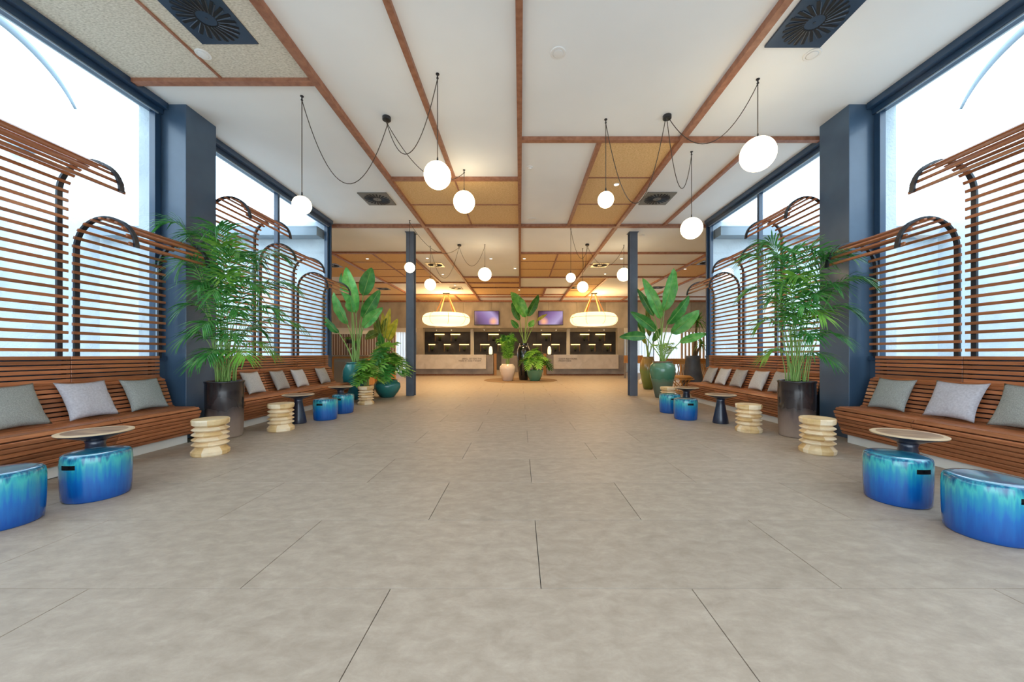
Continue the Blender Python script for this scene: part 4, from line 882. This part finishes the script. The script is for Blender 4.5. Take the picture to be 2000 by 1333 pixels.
# right slat divider and rattan chair
t = thing('slat_divider', 'vertical slatted divider beyond the far end of the right bench', 'divider', (7.3, 14.3, 0))
obj('head_rail', B(-1.0, 1.6, -.05, .05, 2.0, 2.12), 'plinth', t); obj('base_rail', B(-1.0, 1.6, -.05, .05, 0, .78), 'orangewood', t)
sm = bm_mesh(B(-.03, .03, -.03, .03, .78, 2.0), 'slat', 'palerattan')
for k in range(18): put('slat', sm, t, (-.94+k*.1425, 0, 0))
def rattan(loc, label, rz=0):
    t = thing('rattan_chair', label, 'chair', loc, None, rz)
    bm = bmesh.new(); tube(bm, [(.36*math.cos(a), .30*math.sin(a), .44) for a in [2*PI*k/28 for k in range(29)]], .016, 6); tube(bm, [(.40*math.cos(a), .34*math.sin(a), .40) for a in [2*PI*k/28 for k in range(29)]], .012, 6); obj('seat_frame', bm, 'rattan', t, smooth=True)
    obj('seat', lathe([(0, .44), (.30, .44), (.31, .47), (.26, .50), (0, .51)], 28), 'rattan', t, smooth=True)
    top = [(.50*math.cos(a), .36*math.sin(a)+.05, .84) for a in [PI*(k/20) for k in range(21)]]
    bm = bmesh.new()
    for zz in (.86, .89, .92, .95, .98): tube(bm, [(x*(1.01+.015*((k+int(zz*33)) % 2)), y*(1.01+.015*((k+int(zz*33)) % 2)), zz) for k, (x, y, _) in enumerate(top)], .018, 6)
    obj('woven_band', bm, 'rattan', t, smooth=True)
    bm = bmesh.new(); tube(bm, top, .02, 6); obj('top_rail', bm, 'rattan', t, smooth=True)
    for k in range(20):
        a = PI*k/19; b = a+(.22 if k % 2 else -.22); p = Vector((.36*math.cos(b), .30*math.sin(b), .45)); i = k/19*20; q = Vector(top[min(20, int(round(i)))])
        bm = bmesh.new(); tube(bm, [p, q], .016, 5); obj('spindle', bm, 'palerattan', t)
    for k in range(10):
        a = 2*PI*k/10; bm = bmesh.new(); tube(bm, [(.36*math.cos(a), .30*math.sin(a), .43), (.16*math.cos(a+.5), .14*math.sin(a+.5), .22), (.34*math.cos(a+1), .30*math.sin(a+1), .01)], .011, 5); obj('leg', bm, 'rattan', t)
    bm = bmesh.new(); tube(bm, [(.34*math.cos(a), .30*math.sin(a), .014) for a in [2*PI*k/24 for k in range(25)]], .014, 5); obj('foot_ring', bm, 'rattan', t)
rattan((4.72, 10.7, 0), 'orange open rattan chair between the big green jar and the charcoal vase', .5)
rattan((6.1, 11.3, 0), 'rattan chair behind the charcoal vase, beside the bench end', -.5)
t = thing('potted_shrub', 'small yellow green palm plant standing behind the orange rattan chair', 'plant', (5.1, 12.9, 0))
pot(t, [(0, 0), (.15, 0), (.2, .3), (.2, .5), (.17, .5), (0, .45)], 'greyclay', .48, .16)
for k in range(12):
    a = k*2.4; frond('frond', (5.1, 12.9, .48), (5.1+.4*math.cos(a), 12.9+.4*math.sin(a), 1.35+.2*((k*3) % 5)/5), .15, t, 'palmlight', n=12, ll=.22, lw=.013, start=.4)
print('objects', len(bpy.data.objects), 'tris', sum(len(o.data.polygons) for o in bpy.data.objects if o.type == 'MESH'))
